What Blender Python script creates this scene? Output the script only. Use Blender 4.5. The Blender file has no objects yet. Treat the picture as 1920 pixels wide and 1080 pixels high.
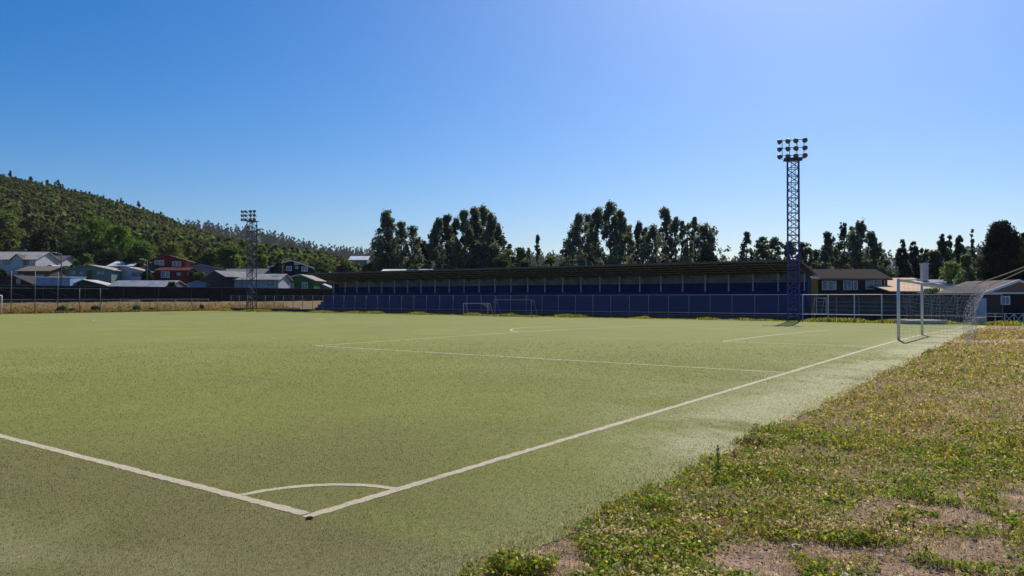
import bpy, math, random
import numpy as np
from mathutils import Vector

SC = bpy.context.scene
COL = SC.collection
RAD = math.radians

# ------------------------------------------------------------------ camera, sky, sun, exposure
CAM_H = 1.765
FPX, HY = 1400.0, 557.0
cd = bpy.data.cameras.new("camera"); cam = bpy.data.objects.new("camera", cd); COL.objects.link(cam)
cd.sensor_width = 36.0; cd.lens = FPX / 1920 * 36.0; cd.clip_start = 0.1; cd.clip_end = 8000
cam.location = (0, 0, CAM_H)
cam.rotation_euler = (RAD(90) + math.atan((HY - 540) / FPX), 0, 0)
SC.camera = cam
SUN_AZ, SUN_EL = RAD(23.0), RAD(42.0)
world = bpy.data.worlds.new("World"); SC.world = world; world.use_nodes = True
wn = world.node_tree.nodes; wl = world.node_tree.links
sky = wn.new("ShaderNodeTexSky"); sky.sky_type = 'NISHITA'; sky.sun_disc = False
sky.sun_elevation = SUN_EL; sky.sun_rotation = SUN_AZ
sky.air_density = 1.0; sky.dust_density = 1.0; sky.ozone_density = 7.5; sky.altitude = 0
hs = wn.new("ShaderNodeHueSaturation"); hs.inputs["Hue"].default_value = 0.5035; hs.inputs["Saturation"].default_value = 1.36; hs.inputs["Value"].default_value = 1.0
wl.new(sky.outputs[0], hs.inputs["Color"])
bg = wn["Background"]; wl.new(hs.outputs[0], bg.inputs[0]); bg.inputs[1].default_value = 0.082
sd = bpy.data.lights.new("sun", 'SUN'); sd.energy = 4.2; sd.angle = RAD(0.5); sd.color = (1.0, 0.93, 0.82)
sun = bpy.data.objects.new("sun", sd); COL.objects.link(sun)
SDIR = Vector((math.sin(SUN_AZ) * math.cos(SUN_EL), math.cos(SUN_AZ) * math.cos(SUN_EL), math.sin(SUN_EL)))
sun.rotation_euler = (-SDIR).to_track_quat('-Z', 'Y').to_euler(); sun.location = (40, 90, 80)
SC.view_settings.view_transform = 'Standard'; SC.view_settings.look = 'None'
SC.view_settings.exposure = 0.35; SC.view_settings.gamma = 1.0
SC.render.resolution_x, SC.render.resolution_y = 1024, 576

# ------------------------------------------------------------------ coordinates
TH = RAD(35.3)
GX, GY = math.sin(TH), math.cos(TH)          # along the goal line (s)
TX, TY = -math.cos(TH), math.sin(TH)         # along the touchline (t)
CX, CY = -1.590, 5.90                        # the corner of the pitch
PW, PL = 68.0, 107.5

def fxy(s, t): return CX + s * GX + t * TX, CY + s * GY + t * TY
def field(x, y):
    a, b = x - CX, y - CY
    return a * GX + b * GY, a * TX + b * TY
def ss(a, b, v):
    u = np.clip((v - a) / (b - a), 0, 1); return u * u * (3 - 2 * u)
def zf(s, t):                                # the crowned pitch
    e = (np.clip(s / 70, 0, 1) ** 4 + np.clip(t / 110, 0, 1) ** 4) ** 0.25
    return -0.55 * ss(0.35, 1.0, e)
def xpx(px, d): return (px - 960) / FPX * d
def zpy(py, d): return CAM_H - (py - HY) / FPX * d
def d_at_s(px, s):                           # depth at which the column px meets the field line s
    X = (px - 960) / FPX
    return (s - GX * (0 - CX) + GY * CY) / (GX * X + GY)
def t_at(px, s):
    d = d_at_s(px, s); return field(xpx(px, d), d)[1]
def d_at_t(px, t):
    X = (px - 960) / FPX
    return (t + TX * CX + TY * CY) / (TX * X + TY)

R1, R2 = 600.0, 1500.0
T1 = np.array([(-900, 270), (-300, 280), (-100, 302), (0, 326), (100, 346), (200, 371), (300, 403), (343, 423), (400, 443), (480, 465),
               (575, 481), (647, 497), (671, 505), (720, 518), (790, 548), (900, 575), (9000, 575)], float)
T2 = np.array([(-900, 400), (0, 405), (343, 415), (393, 417), (455, 424), (494, 431), (549, 446), (599, 461), (671, 466), (760, 470), (960, 478),
               (1070, 473), (1200, 482), (1500, 482), (1620, 472), (1690, 470), (1760, 474), (1838, 461), (1920, 455), (3000, 440), (9000, 440)], float)
def hills(x, y):
    D = np.hypot(x, y); A = np.arctan2(x, y)
    c = np.maximum(np.cos(A), 0.25)
    px = 960 + FPX * np.tan(np.clip(A, -1.25, 1.25))
    zr1 = np.maximum(CAM_H + (HY - np.interp(px, T1[:, 0], T1[:, 1])) / FPX * R1 * c - 8, -0.5)
    zr2 = CAM_H + (HY - np.interp(px, T2[:, 0], T2[:, 1])) / FPX * R2 * c - 13
    return D, px, zr1, zr2
def zt(x, y):
    x = np.asarray(x, float); y = np.asarray(y, float)
    s, t = field(x, y)
    z = zf(s, t)
    D, px, zr1, zr2 = hills(x, y)
    front = (y > 40)
    wl_ = ss(800, 560, px)
    terr = np.clip((t - 117) * 0.085, 0, 7.5) + 1.4 * ss(112, 117, t)
    z = z + np.where(front, wl_ * terr, 0)
    u = np.clip((D - 228) / (R1 - 228), 0, 1)
    h1 = np.where(D <= R1, z + (zr1 - z) * u ** 0.95, zr1 * (1 - 0.6 * np.clip((D - R1) / 350, 0, 1)))
    z = np.where(front & (D > 228) & (zr1 > 0.5), np.maximum(z, h1), z)
    u2 = np.clip((D - 650) / (R2 - 650), 0, 1)
    h2 = np.where(D <= R2, zr2 * u2 ** 1.3, zr2 * (1 - 0.4 * np.clip((D - R2) / 700, 0, 1)))
    z = np.where(D > 650, np.maximum(z, h2), z)
    return z
def ztp(x, y): return float(zt(np.array([x]), np.array([y]))[0])

# ------------------------------------------------------------------ mesh helpers
def tag(o, label=None, cat=None, group=None, kind=None):
    if label: o["label"] = label
    if cat: o["category"] = cat
    if group: o["group"] = group
    if kind: o["kind"] = kind
    return o
def empty(name, loc=(0, 0, 0), rz=0.0):
    o = bpy.data.objects.new(name, None); COL.objects.link(o); o.location = loc; o.rotation_euler = (0, 0, rz)
    o.empty_display_size = 0.3
    return o
def link(name, me, m, parent=None):
    o = bpy.data.objects.new(name, me); COL.objects.link(o)
    if m is not None and not me.materials: me.materials.append(m)
    if parent is not None: o.parent = parent
    return o
def np_mesh(name, V, Fs, cols=None, smooth=False):
    """V (n,3); Fs list of (k,m) index arrays; cols (n,3) vertex colour"""
    me = bpy.data.meshes.new(name)
    V = np.ascontiguousarray(V, np.float32)
    me.vertices.add(len(V)); me.vertices.foreach_set("co", V.ravel())
    Fs = [f for f in Fs if len(f)]
    idx = np.concatenate([f.ravel() for f in Fs]).astype(np.int32)
    cnt = np.concatenate([np.full(len(f), f.shape[1]) for f in Fs]).astype(np.int32)
    me.loops.add(len(idx)); me.loops.foreach_set("vertex_index", idx)
    me.polygons.add(len(cnt))
    me.polygons.foreach_set("loop_start", (np.cumsum(cnt) - cnt).astype(np.int32))
    me.polygons.foreach_set("loop_total", cnt)
    if smooth: me.polygons.foreach_set("use_smooth", np.ones(len(cnt), bool))
    if cols is not None:
        at = me.color_attributes.new("tint", 'FLOAT_COLOR', 'POINT')
        c = np.ones((len(V), 4), np.float32); c[:, :3] = cols
        at.data.foreach_set("color", c.ravel())
    me.update(calc_edges=True)
    return me
class MB:
    def __init__(self): self.v = []; self.f = []
    def add(self, vs, fs):
        n = len(self.v); self.v += [tuple(p) for p in vs]; self.f += [tuple(i + n for i in q) for q in fs]; return self
    def box(self, x0, y0, z0, x1, y1, z1):
        return self.add([(x0, y0, z0), (x1, y0, z0), (x1, y1, z0), (x0, y1, z0), (x0, y0, z1), (x1, y0, z1), (x1, y1, z1), (x0, y1, z1)],
                        [(0, 3, 2, 1), (4, 5, 6, 7), (0, 1, 5, 4), (1, 2, 6, 5), (2, 3, 7, 6), (3, 0, 4, 7)])
    def tube(self, pts, r, n=8, r2=None, cap=True):
        pts = [Vector(p) for p in pts]; k = len(pts); b = len(self.v)
        for i, p in enumerate(pts):
            a = pts[max(0, i - 1)]; c = pts[min(k - 1, i + 1)]; d = (c - a).normalized()
            up = Vector((0, 0, 1)) if abs(d.z) < 0.95 else Vector((1, 0, 0))
            u = d.cross(up).normalized(); w = u.cross(d).normalized()
            rr = r if r2 is None else r + (r2 - r) * i / max(1, k - 1)
            for j in range(n):
                an = 2 * math.pi * j / n + math.pi / n
                self.v.append(tuple(p + u * (math.cos(an) * rr) + w * (math.sin(an) * rr)))
        for i in range(k - 1):
            for j in range(n):
                q = b + i * n
                self.f.append((q + j, q + (j + 1) % n, q + n + (j + 1) % n, q + n + j))
        if cap:
            self.f.append(tuple(b + j for j in range(n))[::-1]); self.f.append(tuple(b + (k - 1) * n + j for j in range(n)))
        return self
    def bar(self, a, b, w):                     # square section bar
        return self.tube([a, b], w * 0.7071, 4)
    def prism(self, poly, off):                 # planar polygon (3-D points) extruded by the vector off
        n = len(poly); off = Vector(off); A = [Vector(p) for p in poly]; B = [p + off for p in A]
        return self.add(A + B, [tuple(range(n))[::-1], tuple(range(n, 2 * n))] + [(i, (i + 1) % n, n + (i + 1) % n, n + i) for i in range(n)])
    def mesh(self, name, smooth=False):
        me = bpy.data.meshes.new(name); me.from_pydata(self.v, [], self.f); me.update()
        import bmesh
        bm = bmesh.new(); bm.from_mesh(me); bmesh.ops.recalc_face_normals(bm, faces=bm.faces); bm.to_mesh(me); bm.free()
        if smooth:
            for p in me.polygons: p.use_smooth = len(p.vertices) == 4
        return me
    def build(self, name, m, parent=None, smooth=False):
        return link(name, self.mesh(name, smooth), m, parent)

# ------------------------------------------------------------------ materials
def nodes(name):
    m = bpy.data.materials.new(name); m.use_nodes = True
    nt = m.node_tree; return m, nt, nt.nodes, nt.links, nt.nodes["Principled BSDF"]
def coords(N, L, scale=(1, 1, 1)):
    tc = N.new("ShaderNodeTexCoord"); mp = N.new("ShaderNodeMapping"); mp.inputs["Scale"].default_value = scale
    L.new(tc.outputs["Object"], mp.inputs[0]); return mp.outputs[0]
def noise(N, L, vec, scale, detail=4, rough=0.6):
    t = N.new("ShaderNodeTexNoise"); t.inputs["Scale"].default_value = scale; t.inputs["Detail"].default_value = detail
    t.inputs["Roughness"].default_value = rough; L.new(vec, t.inputs["Vector"]); return t.outputs["Fac"]
def ramp(N, L, fac, stops):
    r = N.new("ShaderNodeValToRGB"); e = r.color_ramp.elements
    while len(e) < len(stops): e.new(0.5)
    for k, (p, c) in enumerate(stops):
        e[k].position = p; e[k].color = (c[0], c[1], c[2], 1) if not isinstance(c, (int, float)) else (c, c, c, 1)
    L.new(fac, r.inputs[0]); return r.outputs[0]
def mix(N, L, fac, a, b, mode='MIX'):
    x = N.new("ShaderNodeMix"); x.data_type = 'RGBA'; x.blend_type = mode
    for sock, v in ((0, fac), (6, a), (7, b)):
        if isinstance(v, (int, float)): x.inputs[sock].default_value = v
        elif isinstance(v, tuple): x.inputs[sock].default_value = (v[0], v[1], v[2], 1)
        else: L.new(v, x.inputs[sock])
    return x.outputs[2]
def bump(N, L, b, height, strength=0.4, dist=0.02):
    n = N.new("ShaderNodeBump"); n.inputs["Strength"].default_value = strength; n.inputs["Distance"].default_value = dist
    L.new(height, n.inputs["Height"]); L.new(n.outputs[0], b.inputs["Normal"])
_mc = {}
def paint(name, col, rough=0.6, var=0.25, scale=3.0, metal=0.0, stretch=(1, 1, 1), spec=0.4):
    if name in _mc: return _mc[name]
    m, nt, N, L, b = nodes(name)
    v = coords(N, L, stretch)
    f = noise(N, L, v, scale, 6, 0.65); g = noise(N, L, v, scale * 9, 3)
    lo = tuple(c * (1 - var) for c in col); hi = tuple(min(1, c * (1 + var * 0.8)) for c in col)
    c1 = ramp(N, L, f, [(0.3, lo), (0.7, hi)])
    c2 = mix(N, L, 0.25, c1, ramp(N, L, g, [(0.35, tuple(c * 0.55 for c in col)), (0.65, hi)]))
    L.new(c2, b.inputs["Base Color"]); b.inputs["Roughness"].default_value = rough; b.inputs["Metallic"].default_value = metal
    b.inputs["Specular IOR Level"].default_value = spec
    bump(N, L, b, g, 0.15, 0.01)
    _mc[name] = m; return m
def ribbed(name, col, freq=14.0, axis=0, rough=0.55, var=0.3, metal=0.0, depth=0.5, dark=0.6):
    """corrugated sheet or boards: ribs across the object's axis"""
    if name in _mc: return _mc[name]
    m, nt, N, L, b = nodes(name)
    v = coords(N, L)
    w = N.new("ShaderNodeTexWave"); w.wave_type = 'BANDS'; w.bands_direction = 'XYZ'[axis]; w.inputs["Scale"].default_value = freq / 6.2832 * 2
    w.inputs["Distortion"].default_value = 0.15; w.inputs["Detail"].default_value = 1
    L.new(v, w.inputs["Vector"])
    f = noise(N, L, v, 0.8, 6, 0.7); g = noise(N, L, v, 7, 4)
    c = ramp(N, L, f, [(0.3, tuple(k * (1 - var) for k in col)), (0.7, tuple(min(1, k * (1 + var)) for k in col))])
    c = mix(N, L, 0.3, c, ramp(N, L, g, [(0.4, tuple(k * 0.6 for k in col)), (0.6, col)]))
    L.new(c, b.inputs["Base Color"]); b.inputs["Roughness"].default_value = rough; b.inputs["Metallic"].default_value = metal
    b.inputs["Specular IOR Level"].default_value = 0.03
    bump(N, L, b, w.outputs["Fac"], depth, 0.04)
    _mc[name] = m; return m
def leafy(name, trans=0.35, rough=0.6):
    m, nt, N, L, b = nodes(name)
    at = N.new("ShaderNodeAttribute"); at.attribute_name = "tint"
    b.inputs["Roughness"].default_value = rough; b.inputs["Specular IOR Level"].default_value = 0.12
    L.new(at.outputs["Color"], b.inputs["Base Color"])
    tr = N.new("ShaderNodeBsdfTranslucent")
    L.new(mix(N, L, 1.0, at.outputs["Color"], (1.15, 1.25, 0.75), 'MULTIPLY'), tr.inputs[0])
    mx = N.new("ShaderNodeMixShader"); mx.inputs[0].default_value = trans
    L.new(b.outputs[0], mx.inputs[1]); L.new(tr.outputs[0], mx.inputs[2])
    L.new(mx.outputs[0], N["Material Output"].inputs[0]); return m
M_LEAF = leafy("foliage", 0.5, 0.8); M_GRASS = leafy("grass_blades", 0.5); M_TURFB = leafy("turf_fibres", 0.35)
M_BARK = paint("bark", (0.10, 0.075, 0.055), 0.9, 0.4, 4, stretch=(3, 3, 0.6))
M_WHITE = paint("white_paint", (0.62, 0.63, 0.66), 0.5, 0.12, 5)
M_GALV = paint("galvanised_steel", (0.33, 0.34, 0.36), 0.5, 0.2, 6, 0.3)
M_GREYP = paint("grey_posts", (0.13, 0.145, 0.20), 0.55, 0.2, 5)
M_NAVY = paint("navy_paint", (0.012, 0.030, 0.13), 0.5, 0.35, 1.2)
M_STEEL = paint("dark_blue_steel", (0.042, 0.048, 0.21), 0.5, 0.25, 3)
M_LAMP = paint("lamp_housing", (0.05, 0.05, 0.07), 0.4, 0.2, 5, 0.4)
M_CONC = paint("concrete", (0.42, 0.40, 0.37), 0.85, 0.25, 3)
M_FRAME = paint("window_frame", (0.75, 0.76, 0.78), 0.5, 0.06, 4)
def glass():
    m, nt, N, L, b = nodes("window_glass")
    f = noise(N, L, coords(N, L), 1.3, 2)
    L.new(ramp(N, L, f, [(0.35, (0.10, 0.13, 0.17)), (0.65, (0.30, 0.35, 0.42))]), b.inputs["Base Color"])  # bluish sky reflection is put into the pane colour
    b.inputs["Roughness"].default_value = 0.12; return m
M_GLASS = glass()

# ------------------------------------------------------------------ ground
def vnoise(x, y, sc, seed=0):
    """cheap value noise on arrays"""
    X, Y = x * sc, y * sc; xi, yi = np.floor(X).astype(np.int64), np.floor(Y).astype(np.int64); fx, fy = X - xi, Y - yi
    fx, fy = fx * fx * (3 - 2 * fx), fy * fy * (3 - 2 * fy)
    def h(i, j):
        n = (i * 374761393 + j * 668265263 + seed * 974711) & 0xffffffff
        n = ((n ^ (n >> 13)) * 1274126177) & 0xffffffff
        return ((n ^ (n >> 16)) & 0xffff) / 65535.0
    return (h(xi, yi) * (1 - fx) + h(xi + 1, yi) * fx) * (1 - fy) + (h(xi, yi + 1) * (1 - fx) + h(xi + 1, yi + 1) * fx) * fy
def fbm(x, y, sc, seed=0, o=4):
    r = 0; a = 1; tot = 0
    for k in range(o): r = r + a * vnoise(x, y, sc * 2 ** k, seed + k * 17); tot += a; a *= 0.5
    return r / tot
def turf_edge(s):                               # lower t limit of the artificial turf, ragged
    s = np.asarray(s, float)
    return -1.75 + 0.6 * ss(25, 68, s) + 0.35 * (fbm(s, s * 0 + 3, 0.5, 5, 4) - 0.5) + 0.14 * (fbm(s, s * 0 + 9, 3.0, 8, 3) - 0.5)

def gpx(x, y, z=0.0): return 960 + FPX * x / y, HY + FPX * (CAM_H - z) / y
def gpt(px, py): d = CAM_H * FPX / (py - HY); return xpx(px, d), d
BARE = [(gpt(960, 1035), 0.55, 0.9), (gpt(1010, 1010), 0.35, 0.6), (gpt(1560, 1045), 0.9, 0.42), (gpt(1720, 1060), 1.2, 0.42), (gpt(1850, 1000), 0.9, 0.5), (gpt(1810, 945), 0.9, 0.55),
        (gpt(1690, 970), 0.5, 0.35), (gpt(1450, 1060), 0.45, 0.25), (gpt(1790, 640), 2.4, 1.3), (gpt(1870, 637), 3.0, 1.6), (gpt(1900, 925), 0.7, 0.4)]
TUFTS = [(gpt(1775, 1000), 0.34, 0.16), (gpt(1600, 1010), 0.35, 0.2), (gpt(975, 1062), 0.24, 0.18), (gpt(1410, 825), 0.2, 0.15)]
def veg_mask(x, y):
    m = np.ones_like(x)
    w = 0.25 * (fbm(x, y, 2.2, 60) - 0.5) * 4
    for (c, rx, ry) in BARE:
        q = ((x - c[0]) / rx) ** 2 + ((y - c[1]) / ry) ** 2
        m = m * (1 - 0.95 * (1 - ss(0.3, 1.5, q + w * 1.6)))
    m = np.maximum(m, 0.85 * ss(0.53, 0.66, fbm(x, y, 3.6, 79)) * ss(1.1, 1.7, x))
    for (c, rx, ry) in TUFTS:
        q = ((x - c[0]) / rx) ** 2 + ((y - c[1]) / ry) ** 2
        m = np.maximum(m, 1 - ss(0.6, 1.1, q + w * 0.6))
    return m * (0.72 + 0.28 * ss(0.32, 0.5, fbm(x, y, 1.1, 61)))
def bumps(x, y):
    s, t = field(x, y); k = 0.06 + 0.94 * ss(0.0, 0.7, turf_edge(s) - t)
    return k * (0.07 * (fbm(x, y, 0.7, 2) - 0.42) + 0.035 * (fbm(x, y, 4.0, 3) - 0.5)) - 0.004
def build_ground():
    az = np.concatenate([np.arange(-180, -46, 4.0), np.arange(-46, 46.01, 0.35), np.arange(50, 180, 4.0)])
    rr = np.concatenate([[0.0], np.geomspace(1.0, 2250, 250)])
    A, Rr = np.meshgrid(np.radians(az), rr, indexing='ij')
    x, y = Rr * np.sin(A), Rr * np.cos(A)
    z = zt(x, y)
    s, t = field(x, y)
    inside = (s > -2.7) & (s < 70) & (t > turf_edge(s) + 0.7) & (t < 109)
    z = z - np.where(inside, 0.035, 0)
    verge = (Rr < 70) & ~inside
    z = z + np.where(verge, bumps(x, y), 0)
    D, px, zr1, zr2 = hills(x, y)
    soil = np.array([0.42, 0.285, 0.185]); under = np.array([0.045, 0.055, 0.02]); yard = np.array([0.16, 0.15, 0.07]); hillc = np.array([0.05, 0.07, 0.045])
    vm = veg_mask(x, y)[..., None]; c = soil * (1 - vm) + np.array([0.185, 0.125, 0.055]) * vm
    w = ss(60, 80, Rr)[..., None]; c = c * (1 - w) + yard * w
    w = ss(212, 240, Rr)[..., None]; c = c * (1 - w) + under * w
    w = ss(700, 900, Rr)[..., None]; c = c * (1 - w) + hillc * w
    na, nr = x.shape
    V = np.stack([x, y, z], -1).reshape(-1, 3)
    i, j = np.meshgrid(np.arange(na), np.arange(1, nr - 1), indexing='ij'); i2 = (i + 1) % na
    Fq = np.stack([i * nr + j, i * nr + j + 1, i2 * nr + j + 1, i2 * nr + j], -1).reshape(-1, 4)
    ii = np.arange(na); Ft = np.stack([np.zeros_like(ii), ii * nr + 1, ((ii + 1) % na) * nr + 1], -1)
    me = np_mesh("ground", V, [Fq, Ft], c.reshape(-1, 3), True)
    m, nt, N, L, b = nodes("earth")
    at = N.new("ShaderNodeAttribute"); at.attribute_name = "tint"
    v = coords(N, L); f = noise(N, L, v, 3.2, 9, 0.78); g = noise(N, L, v, 45, 5, 0.8); k = noise(N, L, v, 0.25, 5)
    vo = N.new("ShaderNodeTexVoronoi"); vo.inputs["Scale"].default_value = 38; L.new(v, vo.inputs["Vector"])
    c1 = mix(N, L, 1.0, at.outputs["Color"], ramp(N, L, f, [(0.34, (0.45, 0.42, 0.4)), (0.66, (1.55, 1.5, 1.45))]), 'MULTIPLY')
    c2 = mix(N, L, 1.0, c1, ramp(N, L, g, [(0.35, (0.55, 0.55, 0.55)), (0.65, (1.4, 1.4, 1.4))]), 'MULTIPLY')
    c3 = mix(N, L, 1.0, c2, ramp(N, L, vo.outputs["Color"], [(0.2, (0.8, 0.8, 0.8)), (0.8, (1.25, 1.2, 1.2))]), 'MULTIPLY')
    L.new(c3, b.inputs["Base Color"]); b.inputs["Roughness"].default_value = 0.95
    bump(N, L, b, mix(N, L, 0.5, f, g), 1.0, 0.05)
    o = link("ground", me, m); tag(o, kind="structure")
build_ground()

def turf_mat(name, white=False):
    m, nt, N, L, b = nodes(name)
    v = coords(N, L)
    fine = noise(N, L, v, 140, 3, 0.75); mid = noise(N, L, v, 26, 4, 0.75); big = noise(N, L, v, 0.35, 5, 0.6); patch = noise(N, L, v, 1.7, 5, 0.65)
    if white:
        c = ramp(N, L, fine, [(0.32, (0.32, 0.25, 0.16)), (0.55, (0.70, 0.61, 0.46))])
        c = mix(N, L, ramp(N, L, mid, [(0.52, 0.0), (0.72, 0.55)]), c, (0.26, 0.24, 0.12))
        c = mix(N, L, ramp(N, L, patch, [(0.55, 0.0), (0.75, 0.5)]), c, (0.36, 0.27, 0.18))
    else:
        at = N.new("ShaderNodeAttribute"); at.attribute_name = "tint"
        c = ramp(N, L, fine, [(0.33, (0.075, 0.082, 0.014)), (0.5, (0.200, 0.228, 0.036)), (0.68, (0.36, 0.385, 0.10))])
        c = mix(N, L, 0.5, c, ramp(N, L, mid, [(0.33, (0.10, 0.103, 0.022)), (0.68, (0.29, 0.285, 0.085))]))
        c = mix(N, L, 1.0, c, ramp(N, L, big, [(0.3, (0.92, 0.90, 0.90)), (0.7, (1.07, 1.09, 1.02))]), 'MULTIPLY')
        c = mix(N, L, 1.0, c, ramp(N, L, patch, [(0.3, (0.92, 0.91, 0.90)), (0.7, (1.07, 1.08, 1.06))]), 'MULTIPLY')
        sp = N.new("ShaderNodeSeparateColor"); L.new(at.outputs["Color"], sp.inputs[0])
        c = mix(N, L, mix(N, L, 1.0, sp.outputs[1], (0.75, 0.75, 0.75), 'MULTIPLY'), c, ramp(N, L, fine, [(0.33, (0.06, 0.05, 0.018)), (0.5, (0.13, 0.11, 0.045)), (0.68, (0.27, 0.24, 0.13))]))
        sandy = mix(N, L, 1.0, sp.outputs[0], ramp(N, L, mid, [(0.36, 0.35), (0.6, 1.0)]), 'MULTIPLY')
        c = mix(N, L, sandy, c, ramp(N, L, fine, [(0.3, (0.28, 0.25, 0.13)), (0.65, (0.68, 0.63, 0.43))]))
    L.new(c, b.inputs["Base Color"]); b.inputs["Roughness"].default_value = 0.85; b.inputs["Specular IOR Level"].default_value = 0.08
    b.inputs["Sheen Weight"].default_value = 0.22 if not white else 0.1; b.inputs["Sheen Roughness"].default_value = 0.55
    b.inputs["Sheen Tint"].default_value = (0.90, 0.86, 0.34, 1)
    bump(N, L, b, fine, 0.9, 0.012)
    return m
M_TURF = turf_mat("artificial_turf"); M_LINE = turf_mat("line_paint", True)
def sand_f(s, t):
    e = turf_edge(s); x, y = fxy(s, t); edge = np.exp(-np.clip(t - e, 0, 99) / 0.95)
    n = fbm(x, y, 0.8, 33)
    v = edge * 2.5 * ss(2.0, 6.5, s) * (1 - 0.3 * ss(30, 55, s)) * ss(0.30, 0.62, 0.6 * n + 0.4 * fbm(x, y, 4.5, 35)) + 0.14 * ss(0.60, 0.75, fbm(x, y, 0.22, 31)) * n
    return np.clip(v + 0.4 * np.exp(-((s + 1.9) / 0.7) ** 2) * ss(0.45, 0.7, fbm(x, y, 1.2, 41)) + 0.35 * np.exp(-np.clip(t - e, 0, 99) / 0.5), 0, 1)
def brown_f(s, t):
    x, y = fxy(s, t); r = np.hypot(s - 0.5, t - 2.0)
    return np.clip(0.55 * ss(0.3, -0.2, s) + 0.55 * ss(5.5, 1.0, r) + 0.8 * (fbm(x, y, 0.5, 91) - 0.5), 0, 1)
def build_turf():
    sv = np.concatenate([np.arange(-3.2, 26, 0.18), np.arange(26, 70.3, 0.6)])
    u = np.concatenate([np.linspace(0, 0.04, 30)[:-1], np.linspace(0.04, 1, 90)])
    S, U = np.meshgrid(sv, u, indexing='ij')
    e = turf_edge(S); T = e + (109 - e) * U
    x, y = fxy(S, T); z = zf(S, T) + 0.02
    z = z - 0.018 * np.exp(-(T - e) / 0.18)
    att = np.stack([sand_f(S, T), brown_f(S, T), 0 * S], -1).reshape(-1, 3)
    n, k = S.shape
    i, j = np.meshgrid(np.arange(n - 1), np.arange(k - 1), indexing='ij')
    Fq = np.stack([i * k + j, (i + 1) * k + j, (i + 1) * k + j + 1, i * k + j + 1], -1).reshape(-1, 4)
    me = np_mesh("pitch_turf", np.stack([x, y, z], -1).reshape(-1, 3), [Fq], att, True)
    tag(link("pitch_turf", me, M_TURF), kind="structure")
build_turf()

def build_lines():
    V, F = [], []
    rng = random.Random(4)
    def strip(pts, w):                           # pts in field coordinates, with a wavering hand-painted edge
        b = len(V); n = len(pts)
        for i, (s, t) in enumerate(pts):
            a = pts[max(0, i - 1)]; c = pts[min(n - 1, i + 1)]
            dx, dy = c[0] - a[0], c[1] - a[1]; l = math.hypot(dx, dy) or 1; nx, ny = -dy / l, dx / l
            for sg in (-1, 1):
                q = w / 2 * sg * (1 + rng.uniform(-0.22, 0.22))
                xx, yy = fxy(s, t); q *= 0.86 + 0.14 * float(ss(13, 30, math.hypot(xx, yy)))
                S, T = s + nx * q, t + ny * q; X, Y = fxy(S, T)
                V.append((X, Y, float(zf(np.array(S), np.array(T))) + 0.0235))
        for i in range(n - 1): F.append((b + 2 * i, b + 2 * i + 1, b + 2 * i + 3, b + 2 * i + 2))
    def seg(a, b, w=0.12):
        l = math.hypot(b[0] - a[0], b[1] - a[1]); pts = []; q = 0.0
        while q < l:
            pts.append(q); q += 0.07 if q < 14 and (a[0] + a[1]) < 1 else 0.6
        pts.append(l)
        strip([(a[0] + (b[0] - a[0]) * k / l, a[1] + (b[1] - a[1]) * k / l) for k in pts], w)
    def arc(c, r, a0, a1, n, w=0.12):
        strip([(c[0] + r * math.cos(a0 + (a1 - a0) * i / n), c[1] + r * math.sin(a0 + (a1 - a0) * i / n)) for i in range(n + 1)], w)
    h = 0.06
    seg((0, 0.06), (PW, 0.06)); seg((0.06, 0.13), (0.06, PL))
    seg((PW, 0.13), (PW, PL)); seg((0.13, PL), (PW - 0.07, PL))
    seg((0.13, PL / 2), (PW - 0.07, PL / 2))
    arc((PW / 2, PL / 2), 9.15, 0, 2 * math.pi, 90)
    arc((0.03, 0.03), 1.02, 0.075, math.pi / 2 - 0.075, 26, 0.10)
    for sg, y0 in ((1, 0.13), (-1, PL - 0.07)):
        base = 0 if sg > 0 else PL
        for wd, dp in ((40.32, 16.5), (18.32, 5.5)):
            a = (PW - wd) / 2; b_ = a + wd
            seg((a, y0), (a, base + sg * dp)); seg((a + 0.07, base + sg * dp), (b_ - 0.07, base + sg * dp)); seg((b_, base + sg * dp), (b_, y0))
        th = math.acos(5.5 / 9.15)
        c = math.pi / 2 if sg > 0 else -math.pi / 2
        arc((PW / 2, base + sg * 11), 9.15, c - th + 0.02, c + th - 0.02, 40)
    me = bpy.data.meshes.new("pitch_lines"); me.from_pydata(V, [], F); me.update()
    tag(link("pitch_lines", me, M_LINE), kind="structure")
build_lines()

# dry bank under the dark boundary wall, and the orange scar on the hill
def build_bank():
    sv = np.arange(-35, 109, 1.0); tv = np.linspace(110.6, 117.6, 12)
    S, T = np.meshgrid(sv, tv, indexing='ij'); x, y = fxy(S, T)
    h = ss(111.0, 117.0, T)
    z = -0.52 + 1.45 * h + 0.25 * (fbm(S, T, 0.35, 12) - 0.4) * (h > 0.02)
    n, k = S.shape; i, j = np.meshgrid(np.arange(n - 1), np.arange(k - 1), indexing='ij')
    Fq = np.stack([i * k + j, (i + 1) * k + j, (i + 1) * k + j + 1, i * k + j + 1], -1).reshape(-1, 4)
    m, nt, N, L, b = nodes("dry_bank"); v = coords(N, L)
    f = noise(N, L, v, 0.5, 7, 0.7); g = noise(N, L, v, 5, 5, 0.7)
    c = mix(N, L, 0.45, ramp(N, L, f, [(0.36, (0.08, 0.08, 0.022)), (0.45, (0.15, 0.11, 0.035)), (0.57, (0.26, 0.13, 0.045)), (0.7, (0.32, 0.18, 0.075))]),
            ramp(N, L, g, [(0.35, (0.07, 0.07, 0.025)), (0.65, (0.32, 0.19, 0.065))]))
    L.new(c, b.inputs["Base Color"]); b.inputs["Roughness"].default_value = 0.95; bump(N, L, b, g, 0.8, 0.2)
    tag(link("grass_bank", np_mesh("grass_bank", np.stack([x, y, z], -1).reshape(-1, 3), [Fq], None, True), m), kind="structure")
build_bank()

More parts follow.
